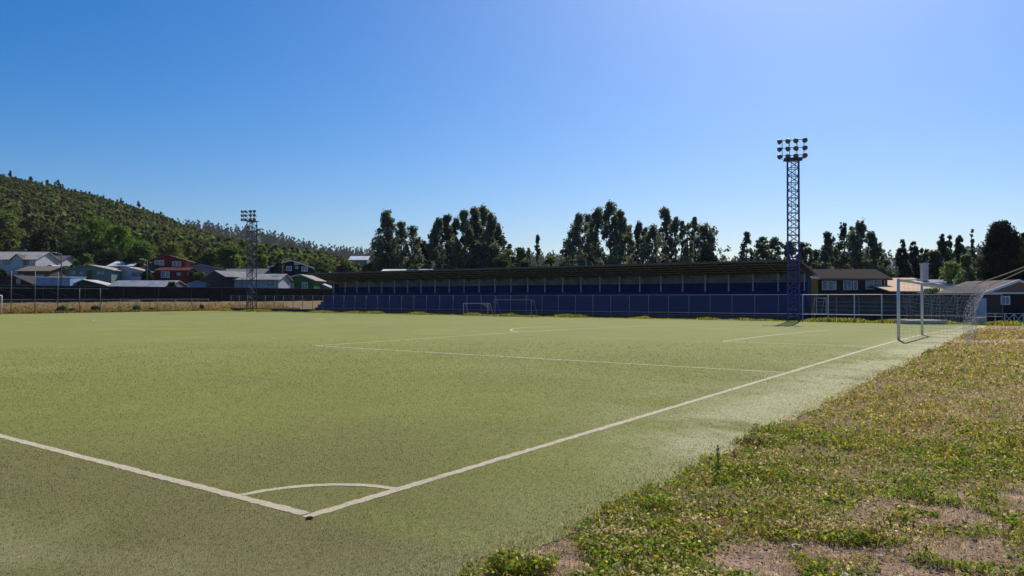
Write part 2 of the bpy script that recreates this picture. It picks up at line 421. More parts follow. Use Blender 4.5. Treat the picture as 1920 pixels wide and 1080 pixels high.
# ------------------------------------------------------------------ foliage builders
def leaf_quads(rng, C, size, flat=0.0):
    """one rhombic leaf clump per centre"""
    n = len(C)
    a = rng.normal(size=(n, 3)); a[:, 2] *= (1 - flat); a /= np.linalg.norm(a, axis=1)[:, None] + 1e-9
    b = rng.normal(size=(n, 3)); b -= (b * a).sum(1)[:, None] * a; b /= np.linalg.norm(b, axis=1)[:, None] + 1e-9
    sz = size * rng.uniform(0.6, 1.3, (n, 1)); q = sz * rng.uniform(0.35, 0.8, (n, 1))
    V = np.stack([C - a * sz, C + b * q, C + a * sz, C - b * q], 1).reshape(-1, 3)
    return V, np.arange(4 * n).reshape(-1, 4)
def crown(rng, kind, h, w, nc, nl, size, base_col, var=0.35, lean=(0, 0), lo=0.2):
    """leaf clumps of a crown standing on z=0; returns verts, faces, colours, clump centres"""
    cs, rs, st = [], [], []; ph = rng.uniform(0, 6)
    bough = []
    if kind == 'euc':
        for k in range(26):
            q = k / 25.0; q = q + rng.uniform(-0.03, 0.03) if k < 25 else 1.0
            q = min(1.0, max(0.0, q)); env = w / 2 * min(1.0, 1.5 * (1 - q) ** 0.75) * rng.uniform(0.35, 1.0); a = rng.uniform(0, 6.28)
            bough.append((env * math.cos(a), env * math.sin(a), h * (lo + (0.97 - lo) * q), w * rng.uniform(0.16, 0.30) * (1 - 0.55 * q)))
    for i in range(nc):
        u = rng.random(); a = rng.uniform(0, 2 * math.pi)
        if kind == 'euc':
            j = int(rng.random() ** 0.9 * len(bough)); bx, by, bz, br = bough[j]
            g = rng.normal(size=3) * br * 0.42; q = bz / h; t = (bz + g[2] * 1.5) / h
            cs.append((bx + g[0], by + g[1], min(max(bz + g[2] * 1.5, 0.3), h * 0.985))); rs.append(w * rng.uniform(0.038, 0.085)); st.append(1.5); continue
        elif kind == 'cone':
            t = 0.06 + 0.94 * (1 - (1 - u * 0.997) ** 0.66); env = w / 2 * 1.15 * (1 - t) ** 0.66 * (0.8 + 0.2 * math.sin(7 * a + 23 * t))
            r = env * rng.random() ** 0.45; rc = w * rng.uniform(0.07, 0.13) * (1.15 - 0.7 * t); stretch = 1.2
        elif kind == 'spire':
            t = 0.15 + 0.85 * u; env = w / 2 * (1 - t) ** 0.5 * (0.5 + 0.5 * rng.random())
            r = env * rng.random() ** 0.5; rc = w * rng.uniform(0.10, 0.2) * (1.1 - 0.5 * t); stretch = 0.8
        elif kind == 'dome':
            t = 0.04 + 0.96 * u; env = w / 2 * max(0.05, (1 - t ** 2.6)) ** 0.6 * (0.85 + 0.15 * math.sin(6 * a + 11 * t))
            r = env * rng.random() ** 0.4; rc = w * rng.uniform(0.05, 0.1); stretch = 1.35
        else:                                   # broad
            t = lo + (1 - lo) * u; q = (t - lo) / (1 - lo); env = w / 2 * math.sqrt(max(0.02, 1 - (2 * q - 0.85) ** 2 / 1.4)) * (0.8 + 0.2 * math.sin(4 * a + 7 * t))
            r = env * rng.random() ** 0.45; rc = w * rng.uniform(0.08, 0.16); stretch = 0.85
        cs.append((r * math.cos(a) + lean[0] * t, r * math.sin(a) + lean[1] * t, min(t * h, h - rc * 0.6 * stretch))); rs.append(rc); st.append(stretch)
    cs = np.array(cs); rs = np.array(rs); st = np.array(st)
    k = np.repeat(np.arange(nc), nl); n = len(k)
    p = rng.normal(size=(n, 3)); p /= np.linalg.norm(p, axis=1)[:, None]; p *= np.minimum(rng.random((n, 1)) ** 0.5 * 1.05 + (rng.random((n, 1)) < 0.12) * rng.random((n, 1)) * (0.2 if kind == 'dome' else 0.8), 1.8) * rs[k][:, None]; p[:, 2] *= st[k]
    C = cs[k] + p; C[:, 2] = np.maximum(C[:, 2], 0.1)
    V, F = leaf_quads(rng, C, size)
    tone = rng.uniform(1 - var, 1 + var, nc)[k] * rng.uniform(0.85, 1.15, n)
    hue = rng.uniform(-0.18, 0.18, nc)[k]
    col = np.array(base_col)[None] * tone[:, None] * np.stack([1 + hue, np.ones(n), 1 - hue], 1)
    return V, F, np.repeat(col, 4, 0), cs
def trunk_mb(rng, h, r, limbs, top=0.92):
    mb = MB(); k = 6
    wob = [(rng.normal() * 0.012 * h * (i > 0), rng.normal() * 0.012 * h * (i > 0)) for i in range(k + 1)]
    pts = [(wob[i][0], wob[i][1], h * top * i / k - (0.3 if i == 0 else 0)) for i in range(k + 1)]
    mb.tube(pts, r, 7, r * 0.2)
    for c in limbs:
        z0 = max(0.12 * h, c[2] - rng.uniform(0.08, 0.2) * h); z0 = min(z0, h * top * 0.95)
        q = z0 / (h * top) * k; i = min(k - 1, int(q)); f = q - i
        a = Vector(pts[i]).lerp(Vector(pts[i + 1]), f); b = Vector(c); mid = a.lerp(b, 0.55) + Vector((0, 0, 0.015 * h))
        mb.tube([a, mid, b], r * 0.38 * (1 - 0.5 * z0 / h), 5, r * 0.07)
    return mb
GREENS = dict(euc=(0.145, 0.165, 0.135), cone=(0.11, 0.13, 0.105), spire=(0.11, 0.13, 0.11), dome=(0.03, 0.042, 0.024), broad=(0.075, 0.105, 0.03), bright=(0.11, 0.16, 0.04))  # bluish haze lift is put into the euc, cone and spire colours
def plant_tree(name, px, py_top, wpx, d, kind, label, cat="tree", group=None, seed=0, nc=None, nl=34, col=None, py_base=None, leaf=None, lo=0.2):
    rng = np.random.default_rng(seed * 7919 + int(px) * 13 + 5)
    rcs = 1.0
    if nc is None: nc = dict(euc=80, cone=130, spire=46, dome=190, broad=90)[kind]
    if kind in ('cone', 'broad', 'spire'): nc = int(nc * 1.3)
    if kind == 'euc': nc = int(nc * 3.1); wpx = wpx * 1.85
    x = xpx(px, d); zb = ztp(x, d) if py_base is None else zpy(py_base, d)
    h = zpy(py_top, d) - zb; w = wpx / FPX * d
    lf = leaf or d * 0.0017; nl = int(nl * (0.85 if kind == 'euc' else 1.15))
    V, F, C, cs = crown(rng, kind, h, w, nc, nl, lf, col or GREENS[kind], lo=lo)
    root = empty(name, (x, d, zb - 0.1), rng.uniform(0, 6.28)); tag(root, label, cat, group)
    me = np_mesh("crown", V, [F], C); link("crown", me, M_LEAF, root)
    idx = rng.choice(len(cs), min(len(cs), 16 if kind in ('euc', 'broad') else 6), replace=False)
    trunk_mb(rng, h, max(0.12, h * 0.018), cs[idx]).build("trunk", M_BARK, root, True)
    return root

# ------------------------------------------------------------------ hillside forest (one mass) and its skyline pines
def forest_protos(rng, size):
    out = []
    for i in range(7):
        kind = ['broad', 'euc', 'cone', 'broad', 'euc', 'cone', 'broad'][i]
        h = 1.0; w = [0.62, 0.42, 0.42, 0.8, 0.34, 0.34, 0.7][i]
        V, F, C, cs = crown(rng, kind, h, w, 15 if kind != 'euc' else 13, 8, size, (1, 1, 1), 0.3, lo=0.12)
        out.append((V, F, C))
    return out
def build_forest():
    rng = np.random.default_rng(11)
    protos = forest_protos(rng, 0.095)
    n = 17000
    A = np.arctan((rng.uniform(-260, 770, n) - 960) / FPX); D = np.sqrt(rng.uniform(232 ** 2, (R1 + 40) ** 2, n))
    x, y = D * np.sin(A), D * np.cos(A); _, px, zr1, _ = hills(x, y); z = zt(x, y)
    keep = (zr1 > 4) & (z > 4) & (rng.random(n) < 0.86 + 0.5 * (fbm(x, y, 0.012, 77) - 0.5))
    py = HY - (z - CAM_H) / y * FPX
    keep &= ~((px > 22) & (px < 62) & (py > 428) & (py < 500) & (D < 330))
    keep &= ~((px > 335) & (px < 410) & (D < 252))
    sel = np.where(keep)[0]
    Vs, Fs, Cs = [], [], []; off = 0
    pal = np.array([(0.095, 0.105, 0.036), (0.080, 0.104, 0.038), (0.108, 0.116, 0.042), (0.105, 0.106, 0.044), (0.092, 0.124, 0.036), (0.064, 0.082, 0.036)])
    for i in sel:
        q = rng.integers(7) if D[i] < 430 or rng.random() < 0.35 else (1, 2, 4, 5)[rng.integers(4)]; V, F, C = protos[q]
        hh = rng.uniform(5.0, 9.5) * (0.8 + 0.4 * vnoise(np.array([x[i]]), np.array([y[i]]), 0.02, 3)[0]); ww = hh * rng.uniform(0.85, 1.15)
        a = rng.uniform(0, 6.28); c_, s_ = math.cos(a), math.sin(a)
        P = np.empty_like(V); P[:, 0] = (V[:, 0] * c_ - V[:, 1] * s_) * ww + x[i]; P[:, 1] = (V[:, 0] * s_ + V[:, 1] * c_) * ww + y[i]; P[:, 2] = V[:, 2] * hh + z[i] - 0.5
        Vs.append(P); Fs.append(F + off); off += len(V)
        Cs.append(C * pal[rng.integers(6)] * rng.uniform(0.75, 1.3))
    me = np_mesh("hillside_forest", np.concatenate(Vs), [np.concatenate(Fs)], np.concatenate(Cs))
    tag(link("hillside_forest", me, M_LEAF), "mixed green forest covering the near hillside behind the village", "forest", kind="stuff")
    # the ridge: pines that stand out against the sky
    rr = np.random.default_rng(5)
    base = None
    spots = [(-12, 20), (4, 18), (17, 26), (27, 14), (34, 15), (46, 12), (55, 22), (66, 15), (77, 14), (88, 22), (93, 16), (101, 18), (108, 28), (116, 24), (127, 13), (140, 16), (150, 20), (160, 16), (171, 14), (182, 20), (193, 17),
             (205, 14), (219, 22), (226, 24), (236, 15), (245, 20), (259, 32), (268, 20), (278, 16), (287, 18), (300, 22), (309, 17), (316, 16), (323, 20), (330, 18), (338, 15)]
    mp = []
    for k in range(3):
        V, F, C, cs = crown(rr, 'cone' if k else 'euc', 14.0, 5.0, 44, 18, 0.6, (0.034, 0.045, 0.022), 0.3, lo=0.3)
        mp.append((np_mesh("crown", V, [F], C), trunk_mb(rr, 14.0, 0.25, cs[:4]).mesh("trunk", True)))
    for k, (px, up) in enumerate(spots):
        a = math.atan((px - 960) / FPX); X, Y = R1 * math.sin(a), R1 * math.cos(a)
        root = empty("pine_tree", (X, Y, ztp(X, Y) - 0.5), rr.uniform(0, 6.28)); sc = 0.38 + up / 40.0 * 0.75; root.scale = (sc * 1.15, sc * 1.15, sc)
        tag(root, "dark pine standing up from the wooded ridge against the blue sky", "tree", "pines along the skyline of the near hill")
        link("crown", mp[k % 3][0], M_LEAF, root); link("trunk", mp[k % 3][1], M_BARK, root)
build_forest()
def build_far_forest():
    rng = np.random.default_rng(21)
    V0 = []
    for i in range(4):
        V0.append(crown(rng, 'cone', 1.0, [0.42, 0.5, 0.36, 0.6][i], 12, 6, 0.12, (1, 1, 1), 0.2)[:3])
    n = 12500
    A = np.arctan((rng.uniform(200, 2900, n) - 960) / FPX); D = rng.uniform(900, R2 + 30, n)
    x, y = D * np.sin(A), D * np.cos(A); z = zt(x, y); _, px, _, _ = hills(x, y)
    dens = np.where(px < 1100, 1.0, np.where(px > 1780, 0.9, 0.22))
    sel = np.where((rng.random(n) < dens * 0.75) & (z > 3))[0]
    Vs, Fs, Cs = [], [], []; off = 0
    for i in sel:
        V, F, C = V0[rng.integers(4)]; hh = rng.uniform(10, 21)
        P = V * np.array([hh, hh, hh]) + np.array([x[i], y[i], z[i] - 0.5]); Vs.append(P); Fs.append(F + off); off += len(V)
        Cs.append(C * np.array([0.030, 0.044, 0.026]) * rng.uniform(0.7, 1.3))
    me = np_mesh("distant_forest", np.concatenate(Vs), [np.concatenate(Fs)], np.concatenate(Cs))
    tag(link("distant_forest", me, M_LEAF), "hazy blue conifer forest along the far ridge", "forest", kind="stuff")
build_far_forest()

# ------------------------------------------------------------------ grandstand (local frame: x = -t direction from its far end, y = s away from the pitch)
def field_empty(name, s, t, z=0.0):
    """empty whose local +x runs along -t (to the right in the photo) and local +y along +s (away from us)"""
    X, Y = fxy(s, t)
    return empty(name, (X, Y, z), math.atan2(-TY, -TX))
def build_stand():
    t0, t1 = 92.6, 16.2; Lx = t0 - t1; s0 = 77.5
    root = field_empty("grandstand", s0, t0, 0)
    tag(root, "long navy blue covered grandstand with a shallow lean-to roof beyond the pitch", "grandstand")
    G = -0.75
    mb = MB(); n = 6; rise, run = 0.47, 0.60
    poly = [(0, 0, G)]
    for i in range(n):
        poly += [(0, i * run, -0.35 + (i + 1) * rise - 0.05), (0, (i + 1) * run, -0.35 + (i + 1) * rise - 0.05)]
    poly += [(0, n * run + 1.6, -0.35 + n * rise - 0.05), (0, n * run + 1.6, G)]
    mb.prism(poly, (Lx, 0, 0)); mb.build("seating_tier", M_NAVYB, root)
    zt_ = -0.4 + n * rise; yb = n * run + 1.602
    MB().box(-0.05, yb, G, Lx + 0.05, yb + 0.15, 3.42).build("back_wall", M_NAVYB, root)
    MB().box(-0.05, yb + 0.03, 3.423, Lx + 0.05, yb + 0.10, 4.33).build("upper_panel", ribbed("grey_sheeting", (0.22, 0.235, 0.27), 22, 0, 0.7, 0.5), root)
    # roof: from (y=-0.9, z=5.35) down to (y=yb+.5, z=4.0)
    yf, zf_, yr, zr = -1.0, 5.60, yb + 0.60, 4.20
    def zroof(y): return zf_ + (zr - zf_) * (y - yf) / (yr - yf)
    r = MB(); th = 0.06
    r.prism([(-0.6, yf, zf_), (-0.6, yr, zr), (-0.6, yr, zr + th), (-0.6, yf, zf_ + th)], (Lx + 1.2, 0, 0))
    r.build("roof", ribbed("roof_sheeting", (0.075, 0.062, 0.056), 10, 0, 0.65, 0.45), root)
    MB().box(-0.62, yf - 0.03, zf_ - 0.10, Lx + 0.62, yf - 0.002, zf_ + 0.10).build("fascia", paint("fascia_grey", (0.10, 0.10, 0.11), 0.6, 0.3, 2), root)
    yc = n * run + 0.25; colm = paint("column_grey", (0.46, 0.48, 0.54), 0.6, 0.25, 3); raft = paint("rafter_brown", (0.21, 0.185, 0.175), 0.8, 0.3, 2)
    for k in range(28):
        x = 0.2 + k * (Lx - 0.4) / 27
        MB().box(x - 0.06, yc - 0.06, zt_ - 0.02, x + 0.06, yc + 0.06, zroof(yc) - 0.22).build("column", colm, root)
        rb = MB(); y1, y2 = yf + 0.06, yr - 0.15
        rb.prism([(x - 0.05, y1, zroof(y1) - 0.06 - 0.10), (x - 0.05, y2, zroof(y2) - 0.30), (x - 0.05, y2, zroof(y2) - 0.085), (x - 0.05, y1, zroof(y1) - 0.085)], (0.10, 0, 0))
        rb.build("rafter", raft, root)
    for i in range(6):
        y = yf + 0.25 + i * 1.08; z = zroof(y)
        MB().box(-0.55, y - 0.03, z - 0.083, Lx + 0.55, y + 0.03, z - 0.004).build("purlin", raft, root)
    e = paint("end_wall_blue", (0.035, 0.05, 0.14), 0.7, 0.4, 1)
    for nm, x in (("end_wall", -0.16), ("end_wall", Lx + 0.06)):
        w = MB(); ya, yb2 = yc - 0.1, yb + 0.13
        w.prism([(x, ya, zt_ - 1.2), (x, yb2, G), (x, yb2, zroof(yb2) - 0.4), (x, ya, zroof(ya) - 0.4)], (0.10, 0, 0)); w.build(nm, e, root)
    tr = MB()
    tr.prism([(Lx + 0.603, yf, zf_ - 0.14), (Lx + 0.603, yr, zr - 0.14), (Lx + 0.603, yr, zr + 0.09), (Lx + 0.603, yf, zf_ + 0.09)], (0.03, 0, 0))
    tr.build("barge_board", paint("barge_brown", (0.22, 0.15, 0.12), 0.8, 0.3, 2), root)
def navy_boards():
    m, nt, N, L, b = nodes("navy_steps")
    v = coords(N, L); f = noise(N, L, v, 0.5, 6, 0.7); g = noise(N, L, v, 6, 4)
    c = ramp(N, L, f, [(0.3, (0.002, 0.014, 0.095)), (0.7, (0.004, 0.026, 0.165))])
    c = mix(N, L, ramp(N, L, g, [(0.55, 0.0), (0.8, 0.35)]), c, (0.010, 0.026, 0.11))
    L.new(c, b.inputs["Base Color"]); b.inputs["Specular IOR Level"].default_value = 0.2; b.inputs["Roughness"].default_value = 0.7; return m
M_NAVYB = navy_boards()
build_stand()

# ------------------------------------------------------------------ perimeter fences
def mesh_wire():
    m, nt, N, L, b = nodes("chain_link"); b.inputs["Base Color"].default_value = (0.22, 0.24, 0.30, 1); b.inputs["Roughness"].default_value = 0.5
    tc = N.new("ShaderNodeTexCoord"); sx = N.new("ShaderNodeSeparateXYZ"); L.new(tc.outputs["Object"], sx.inputs[0])
    def M(op, a, c):
        q = N.new("ShaderNodeMath"); q.operation = op
        for i, w in ((0, a), (1, c)):
            if isinstance(w, (int, float)): q.inputs[i].default_value = w
            else: L.new(w, q.inputs[i])
        return q.outputs[0]
    p = M('ADD', sx.outputs[0], sx.outputs[2]); q = M('SUBTRACT', sx.outputs[0], sx.outputs[2])
    a = M('LESS_THAN', M('PINGPONG', p, 0.04), 0.0022); c = M('LESS_THAN', M('PINGPONG', q, 0.04), 0.0022)
    on = M('MAXIMUM', a, c)
    t = N.new("ShaderNodeBsdfTransparent"); mx = N.new("ShaderNodeMixShader"); L.new(on, mx.inputs[0]); L.new(t.outputs[0], mx.inputs[1]); L.new(b.outputs[0], mx.inputs[2])
    L.new(mx.outputs[0], N["Material Output"].inputs[0]); return m
M_WIRE = mesh_wire()
def side_fence():
    tA = 104.5; root = field_empty("perimeter_fence", 70.0, tA, 0)
    tag(root, "long grey chain-link fence running past the blue grandstand and on behind the near goal", "fence")
    xs = [tA - (18.3 + 2.27 * k) for k in range(38, -10, -1)]; xs = [x for x in xs if x > -0.5]
    x1 = xs[-1]
    for i, x in enumerate(xs):
        white = 89.5 < x < 98.0
        r = 0.044 if white else 0.036
        MB().tube([(x, 0, -0.85), (x, 0, 1.98)], r, 8).build("post", M_WHITE if white else M_GREYP, root, True)
    MB().tube([(xs[0], -0.04, 1.985), (x1, -0.04, 1.985)], 0.018, 6).build("top_rail", M_GREYP, root)
    MB().tube([(xs[0], -0.04, 0.14), (x1, -0.04, 0.14)], 0.022, 6).build("bottom_rail", M_GREYP, root)
    w = [x for x in xs if 89.5 < x < 98.0]
    MB().tube([(w[0], -0.10, 1.99), (w[-1], -0.10, 1.99)], 0.03, 6).build("white_rail", M_WHITE, root)
    MB().tube([(w[0], -0.10, 0.14), (w[-1], -0.10, 0.14)], 0.03, 6).build("white_rail", M_WHITE, root)
    MB().add([(xs[0], 0.04, 0.12), (x1, 0.04, 0.12), (x1, 0.04, 1.96), (xs[0], 0.04, 1.96)], [(0, 1, 2, 3)]).build("wire_mesh", M_WIRE, root)
    MB().box(xs[0], 0.08, -0.9, 90.2, 0.24, -0.05).build("shade_strip", paint("strip_shade", (0.05, 0.055, 0.07), 0.9, 0.4, 2), root)  # dark strip added for the shaded ground between fence and stand
side_fence()
def end_fence():
    X0, Y0 = fxy(-34, 110.3)
    root = empty("perimeter_fence", (X0, Y0, 0), math.atan2(GY, GX))           # local x along s
    tag(root, "grey chain-link fence with tall posts along the dry grass bank behind the far goal", "fence")
    xs = [34 + 69.6 - 2.97 * k for k in range(34)]
    for x in xs:
        s = x - 34; tall = 12 < s < 52
        zt2 = 5.4 if 12 < s < 47 else (3.1 if s < 53 else 1.5)
        MB().tube([(x, 0, -0.75), (x, 0, zt2)], 0.05 if tall else 0.035, 8).build("post", M_GREYP, root, True)
    a, b_ = xs[-1], xs[0]
    MB().tube([(a, -0.05, 1.42), (b_, -0.05, 1.42)], 0.04, 6).build("rail", M_GREYP, root)
    MB().tube([(a, -0.05, -0.38), (b_, -0.05, -0.38)], 0.03, 6).build("rail", M_GREYP, root)
    MB().tube([(a, -0.05, 3.0), (34 + 53, -0.05, 3.0)], 0.025, 6).build("rail", M_GREYP, root)
    MB().add([(a, 0.05, -0.4), (b_, 0.05, -0.4), (b_, 0.05, 1.42), (a, 0.05, 1.42)], [(0, 1, 2, 3)]).build("wire_mesh", M_WIRE, root)
end_fence()
def boundary_wall():
    X0, Y0 = fxy(-34, 117.8)
    root = empty("boundary_wall", (X0, Y0, 0), math.atan2(GY, GX))
    tag(root, "tall nearly black board wall on top of the dry grass bank below the village houses", "wall")
    MB().box(0, 0, 0.2, 143, 0.12, 3.45).build("panel", ribbed("black_boards", (0.018, 0.017, 0.022), 6, 0, 0.8, 0.5), root)
    MB().box(0, -0.03, 3.453, 143, 0.15, 3.53).build("cap", paint("wall_cap", (0.12, 0.12, 0.13), 0.8, 0.3, 2), root)
    wood = paint("wall_brace", (0.05, 0.047, 0.05), 0.9, 0.3, 3)
    for k in range(24):
        x = 3 + k * 6.0
        MB().box(x - 0.06, -0.13, 0.25, x + 0.06, -0.002, 3.40).build("stud", wood, root)
    for k in range(7):
        x = 44 + k * 6.0
        MB().bar((x, -0.09, 3.2), (x + 4.5, -0.09, 1.9), 0.10).build("brace", wood, root)
boundary_wall()

# ------------------------------------------------------------------ floodlight towers
def floodlight(name_label, s, t, ztop, zlat, half, base_z, lampyaw, step, steel, bw):
    X, Y = fxy(s, t); root = empty("floodlight_tower", (X, Y, base_z), RAD(35.3) * -1 + RAD(18))
    tag(root, name_label, "floodlight tower", "lattice floodlight towers beside the pitch")
    H = zlat - base_z; h = half
    for sx in (-1, 1):
        for sy in (-1, 1):
            MB().bar((sx * h, sy * h, -0.2), (sx * h, sy * h, H), 0.11 * bw).build("leg", steel, root)
    br = MB(); n = int(H / step); c = [(-h, -h), (h, -h), (h, h), (-h, h)]
    for i in range(n + 1):
        z = 0.5 + i * (H - 0.6) / n
        for k in range(4):
            a, b = c[k], c[(k + 1) % 4]
            br.bar((a[0], a[1], z), (b[0], b[1], z), 0.06 * bw)
            if i < n:
                z2 = 0.5 + (i + 1) * (H - 0.6) / n
                p, q = (a, b) if (i + k) % 2 else (b, a)
                br.bar((p[0], p[1], z), (q[0], q[1], z2), 0.065 * bw)
    br.build("bracing", steel, root)
    ld = MB()
    for sx in (-0.17, 0.17): ld.bar((sx, -h + 0.06, 0.6), (sx, -h + 0.06, H), 0.04)
    for i in range(int(H / 0.35)): ld.bar((-0.17, -h + 0.06, 0.8 + i * 0.35), (0.17, -h + 0.06, 0.8 + i * 0.35), 0.025)
    ld.build("ladder", steel, root)
    MB().box(-h - 0.35, -h - 0.55, H + 0.002, h + 0.35, h + 0.25, H + 0.07).build("platform", steel, root)
    fr = MB(); top = ztop - base_z; rows = [H + 0.32, H + 0.32 + (top - H - 0.42) / 2, top - 0.10]; xs = [-1.0, -0.36, 0.30, 0.92]
    for x in xs: fr.bar((x, -h - 0.25, H - 0.1), (x, -h - 0.25, top), 0.06)
    for z in rows: fr.bar((-1.2, -h - 0.25, z), (1.1, -h - 0.25, z), 0.05)
    for z in (H + 0.5, top - 0.4):
        fr.bar((-0.36, -h - 0.25, z), (-h, h, z - 0.5), 0.05); fr.bar((0.30, -h - 0.25, z), (h, h, z - 0.5), 0.05)
    fr.build("lamp_frame", steel, root)
    for zi, z in enumerate(rows):
        for xi, x in enumerate(xs):
            yaw = lampyaw[xi]; d = Vector((math.sin(yaw) , -math.cos(yaw), -0.42)).normalized()
            p = Vector((x, -h - 0.25, z)) + d * 0.12
            L = MB()
            prof = [(-0.14, 0.09), (-0.02, 0.14), (0.16, 0.235), (0.26, 0.25)]
            u = d.cross(Vector((0, 0, 1))).normalized(); w = u.cross(d)
            b0 = len(L.v)
            for (q, r) in prof:
                for j in range(12):
                    an = j * math.pi / 6; L.v.append(tuple(p + d * q + u * math.cos(an) * r + w * math.sin(an) * r))
            for i in range(3):
                for j in range(12): L.f.append((b0 + i * 12 + j, b0 + i * 12 + (j + 1) % 12, b0 + (i + 1) * 12 + (j + 1) % 12, b0 + (i + 1) * 12 + j))
            L.f.append(tuple(b0 + j for j in range(12)))
            lo = L.build("lamp", M_LAMP, root)
            g = MB(); b1 = 0
            for j in range(12):
                an = j * math.pi / 6; g.v.append(tuple(p + d * 0.245 + u * math.cos(an) * 0.235 + w * math.sin(an) * 0.235))
            g.f.append(tuple(range(12))); g.build("lens", paint("lamp_lens", (0.10, 0.095, 0.10), 0.5, 0.2, 3), lo)
floodlight("tall dark blue lattice floodlight tower with twelve lamps at the near end of the grandstand", 69.2, t_at(1488, 69.2), zpy(263, d_at_s(1488, 69.2)), zpy(299.5, d_at_s(1488, 69.2)), 0.50,
           -0.62, [RAD(-62), RAD(-25), RAD(-18), RAD(12)], 0.72, M_STEEL, 1.0)
floodlight("distant dark lattice floodlight tower standing before the village at the far corner of the pitch", 69.0, t_at(472, 69.0), zpy(395, d_at_s(472, 69.0)), zpy(415, d_at_s(472, 69.0)), 0.52,
           -0.62, [RAD(-30), RAD(-10), RAD(30), RAD(45)], 0.8, paint('dull_navy_steel', (0.03, 0.035, 0.075), 0.6, 0.25, 3), 0.8)

# ------------------------------------------------------------------ goals
def net_panel(mb, P, nu, nv, r, sag=0.0, rng=None):
    """P(u,v) -> Vector; strings along both directions"""
    G = [[P(i / nu, j / nv) for j in range(nv + 1)] for i in range(nu + 1)]
    if rng is not None:
        for i in range(1, nu):
            for j in range(1, nv):
                G[i][j] = G[i][j] + Vector(rng.normal(size=3) * 0.025)
    for i in range(nu + 1): mb.tube(G[i], r, 3, cap=False)
    for j in range(nv + 1): mb.tube([G[i][j] for i in range(nu + 1)], r, 3, cap=False)
def big_goal(near):
    s_mid = PW / 2; t = 0.06 if near else PL - 0.06
    X, Y = fxy(s_mid, t)
    ang = math.atan2(GY, GX)
    zg = float(zf(np.array(s_mid), np.array(t))) + 0.02
    root = empty("football_goal", (X, Y, zg), ang if near else ang + math.pi)   # local x along the goal line; local -y = outside the pitch
    if near: root.rotation_euler = (0, 0, ang)
    tag(root, "white full-size football goal with a torn grey net on the near goal line" if near else "far white football goal cut by the picture's edge before the dry bank", "goal")
    hw, H, p = 3.72, 2.50, 0.062
    for sx in (-1, 1): MB().tube([(sx * hw, 0, -0.05), (sx * hw, 0, H + p)], p, 14).build("post", M_WHITE, root, True)
    MB().tube([(-hw + p, 0, H), (hw - p, 0, H)], p, 14).build("crossbar", M_WHITE, root, True)
    for sx in (-1, 1): MB().tube([(sx * hw, -p, H), (sx * hw, -1.05, H + 0.02)], 0.032, 8).build("net_arm", M_WHITE, root, True)
    rng = np.random.default_rng(3)
    nm = paint("net_string", (0.50, 0.51, 0.53), 0.8, 0.1, 9); mb = MB(); r = 0.003
    B, Bt = 2.35, 2.75                                                            # depth at the ground and at the top
    def back(u, v):                                                               # u across, v from top to ground
        x = -hw + 2 * hw * u; y = -Bt + (Bt - B) * v; z = (H - 0.18) * (1 - v) - 0.35 * math.sin(math.pi * u) * (1 - v) ** 2 + 0.02
        return Vector((x, y + 0.25 * math.sin(math.pi * v), z))
    def top(u, v):
        x = -hw + 2 * hw * u; y = -0.05 - (Bt - 0.05) * v; z = H - 0.18 * v - (0.35 * math.sin(math.pi * u) * v) - 0.10 * math.sin(math.pi * v)
        return Vector((x, y, z))
    net_panel(mb, back, 46, 17, r, rng=rng); net_panel(mb, top, 46, 16, r, rng=rng)
    for sx in (-1, 1):
        def side(u, v, sx=sx):
            yT = -0.05 - (Bt - 0.05) * u; yB = -0.05 - (B - 0.05) * u; zT = H - 0.18 * u - 0.10 * math.sin(math.pi * u)
            return Vector((sx * hw + 0.10 * math.sin(math.pi * u) * math.sin(math.pi * v), yT + (yB - yT) * v + 0.25 * math.sin(math.pi * v) * u, zT * (1 - v) + 0.02))
        net_panel(mb, side, 16, 17, r, rng=rng)
    mb.build("net", nm, root)
    if near:
        rope = paint("yellow_rope", (0.40, 0.33, 0.22), 0.8, 0.2, 4)
        inv = root.matrix_basis.inverted() if False else None
        c, s = math.cos(ang), math.sin(ang)
        def loc(w): dx, dy = w[0] - X, w[1] - Y; return Vector((dx * c + dy * s, -dx * s + dy * c, w[2] - zg))
        for sx, pe, z0 in ((-1, (2040, 447, 29.4), H - 0.18), (1, (2070, 430, 33.0), H - 0.18)):
            a = Vector((sx * hw, -Bt, z0)); e = loc((xpx(pe[0], pe[2]), pe[2], zpy(pe[1], pe[2])))
            pts = [a.lerp(e, q / 8) - Vector((0, 0, 0.10 * math.sin(math.pi * q / 8))) for q in range(9)]
            MB().tube(pts, 0.02, 6).build("rope", rope, root, True)
        return [(xpx(2040, 29.4), 29.4, zpy(447, 29.4)), (xpx(2070, 33.0), 33.0, zpy(430, 33.0))]
ends = big_goal(True); big_goal(False)
for (x_, y_, z_), lb in zip(ends, ("weathered wooden pole holding the nearer yellow net rope", "weathered wooden pole holding the farther yellow net rope")):
    p_ = MB().tube([(0, 0, -0.5), (0.03, 0, z_ * 0.5), (0, 0, z_ + 0.25)], 0.085, 10, 0.065).build("wooden_pole", M_BARK, None, True); p_.location = (x_, y_, 0); tag(p_, lb, "pole")

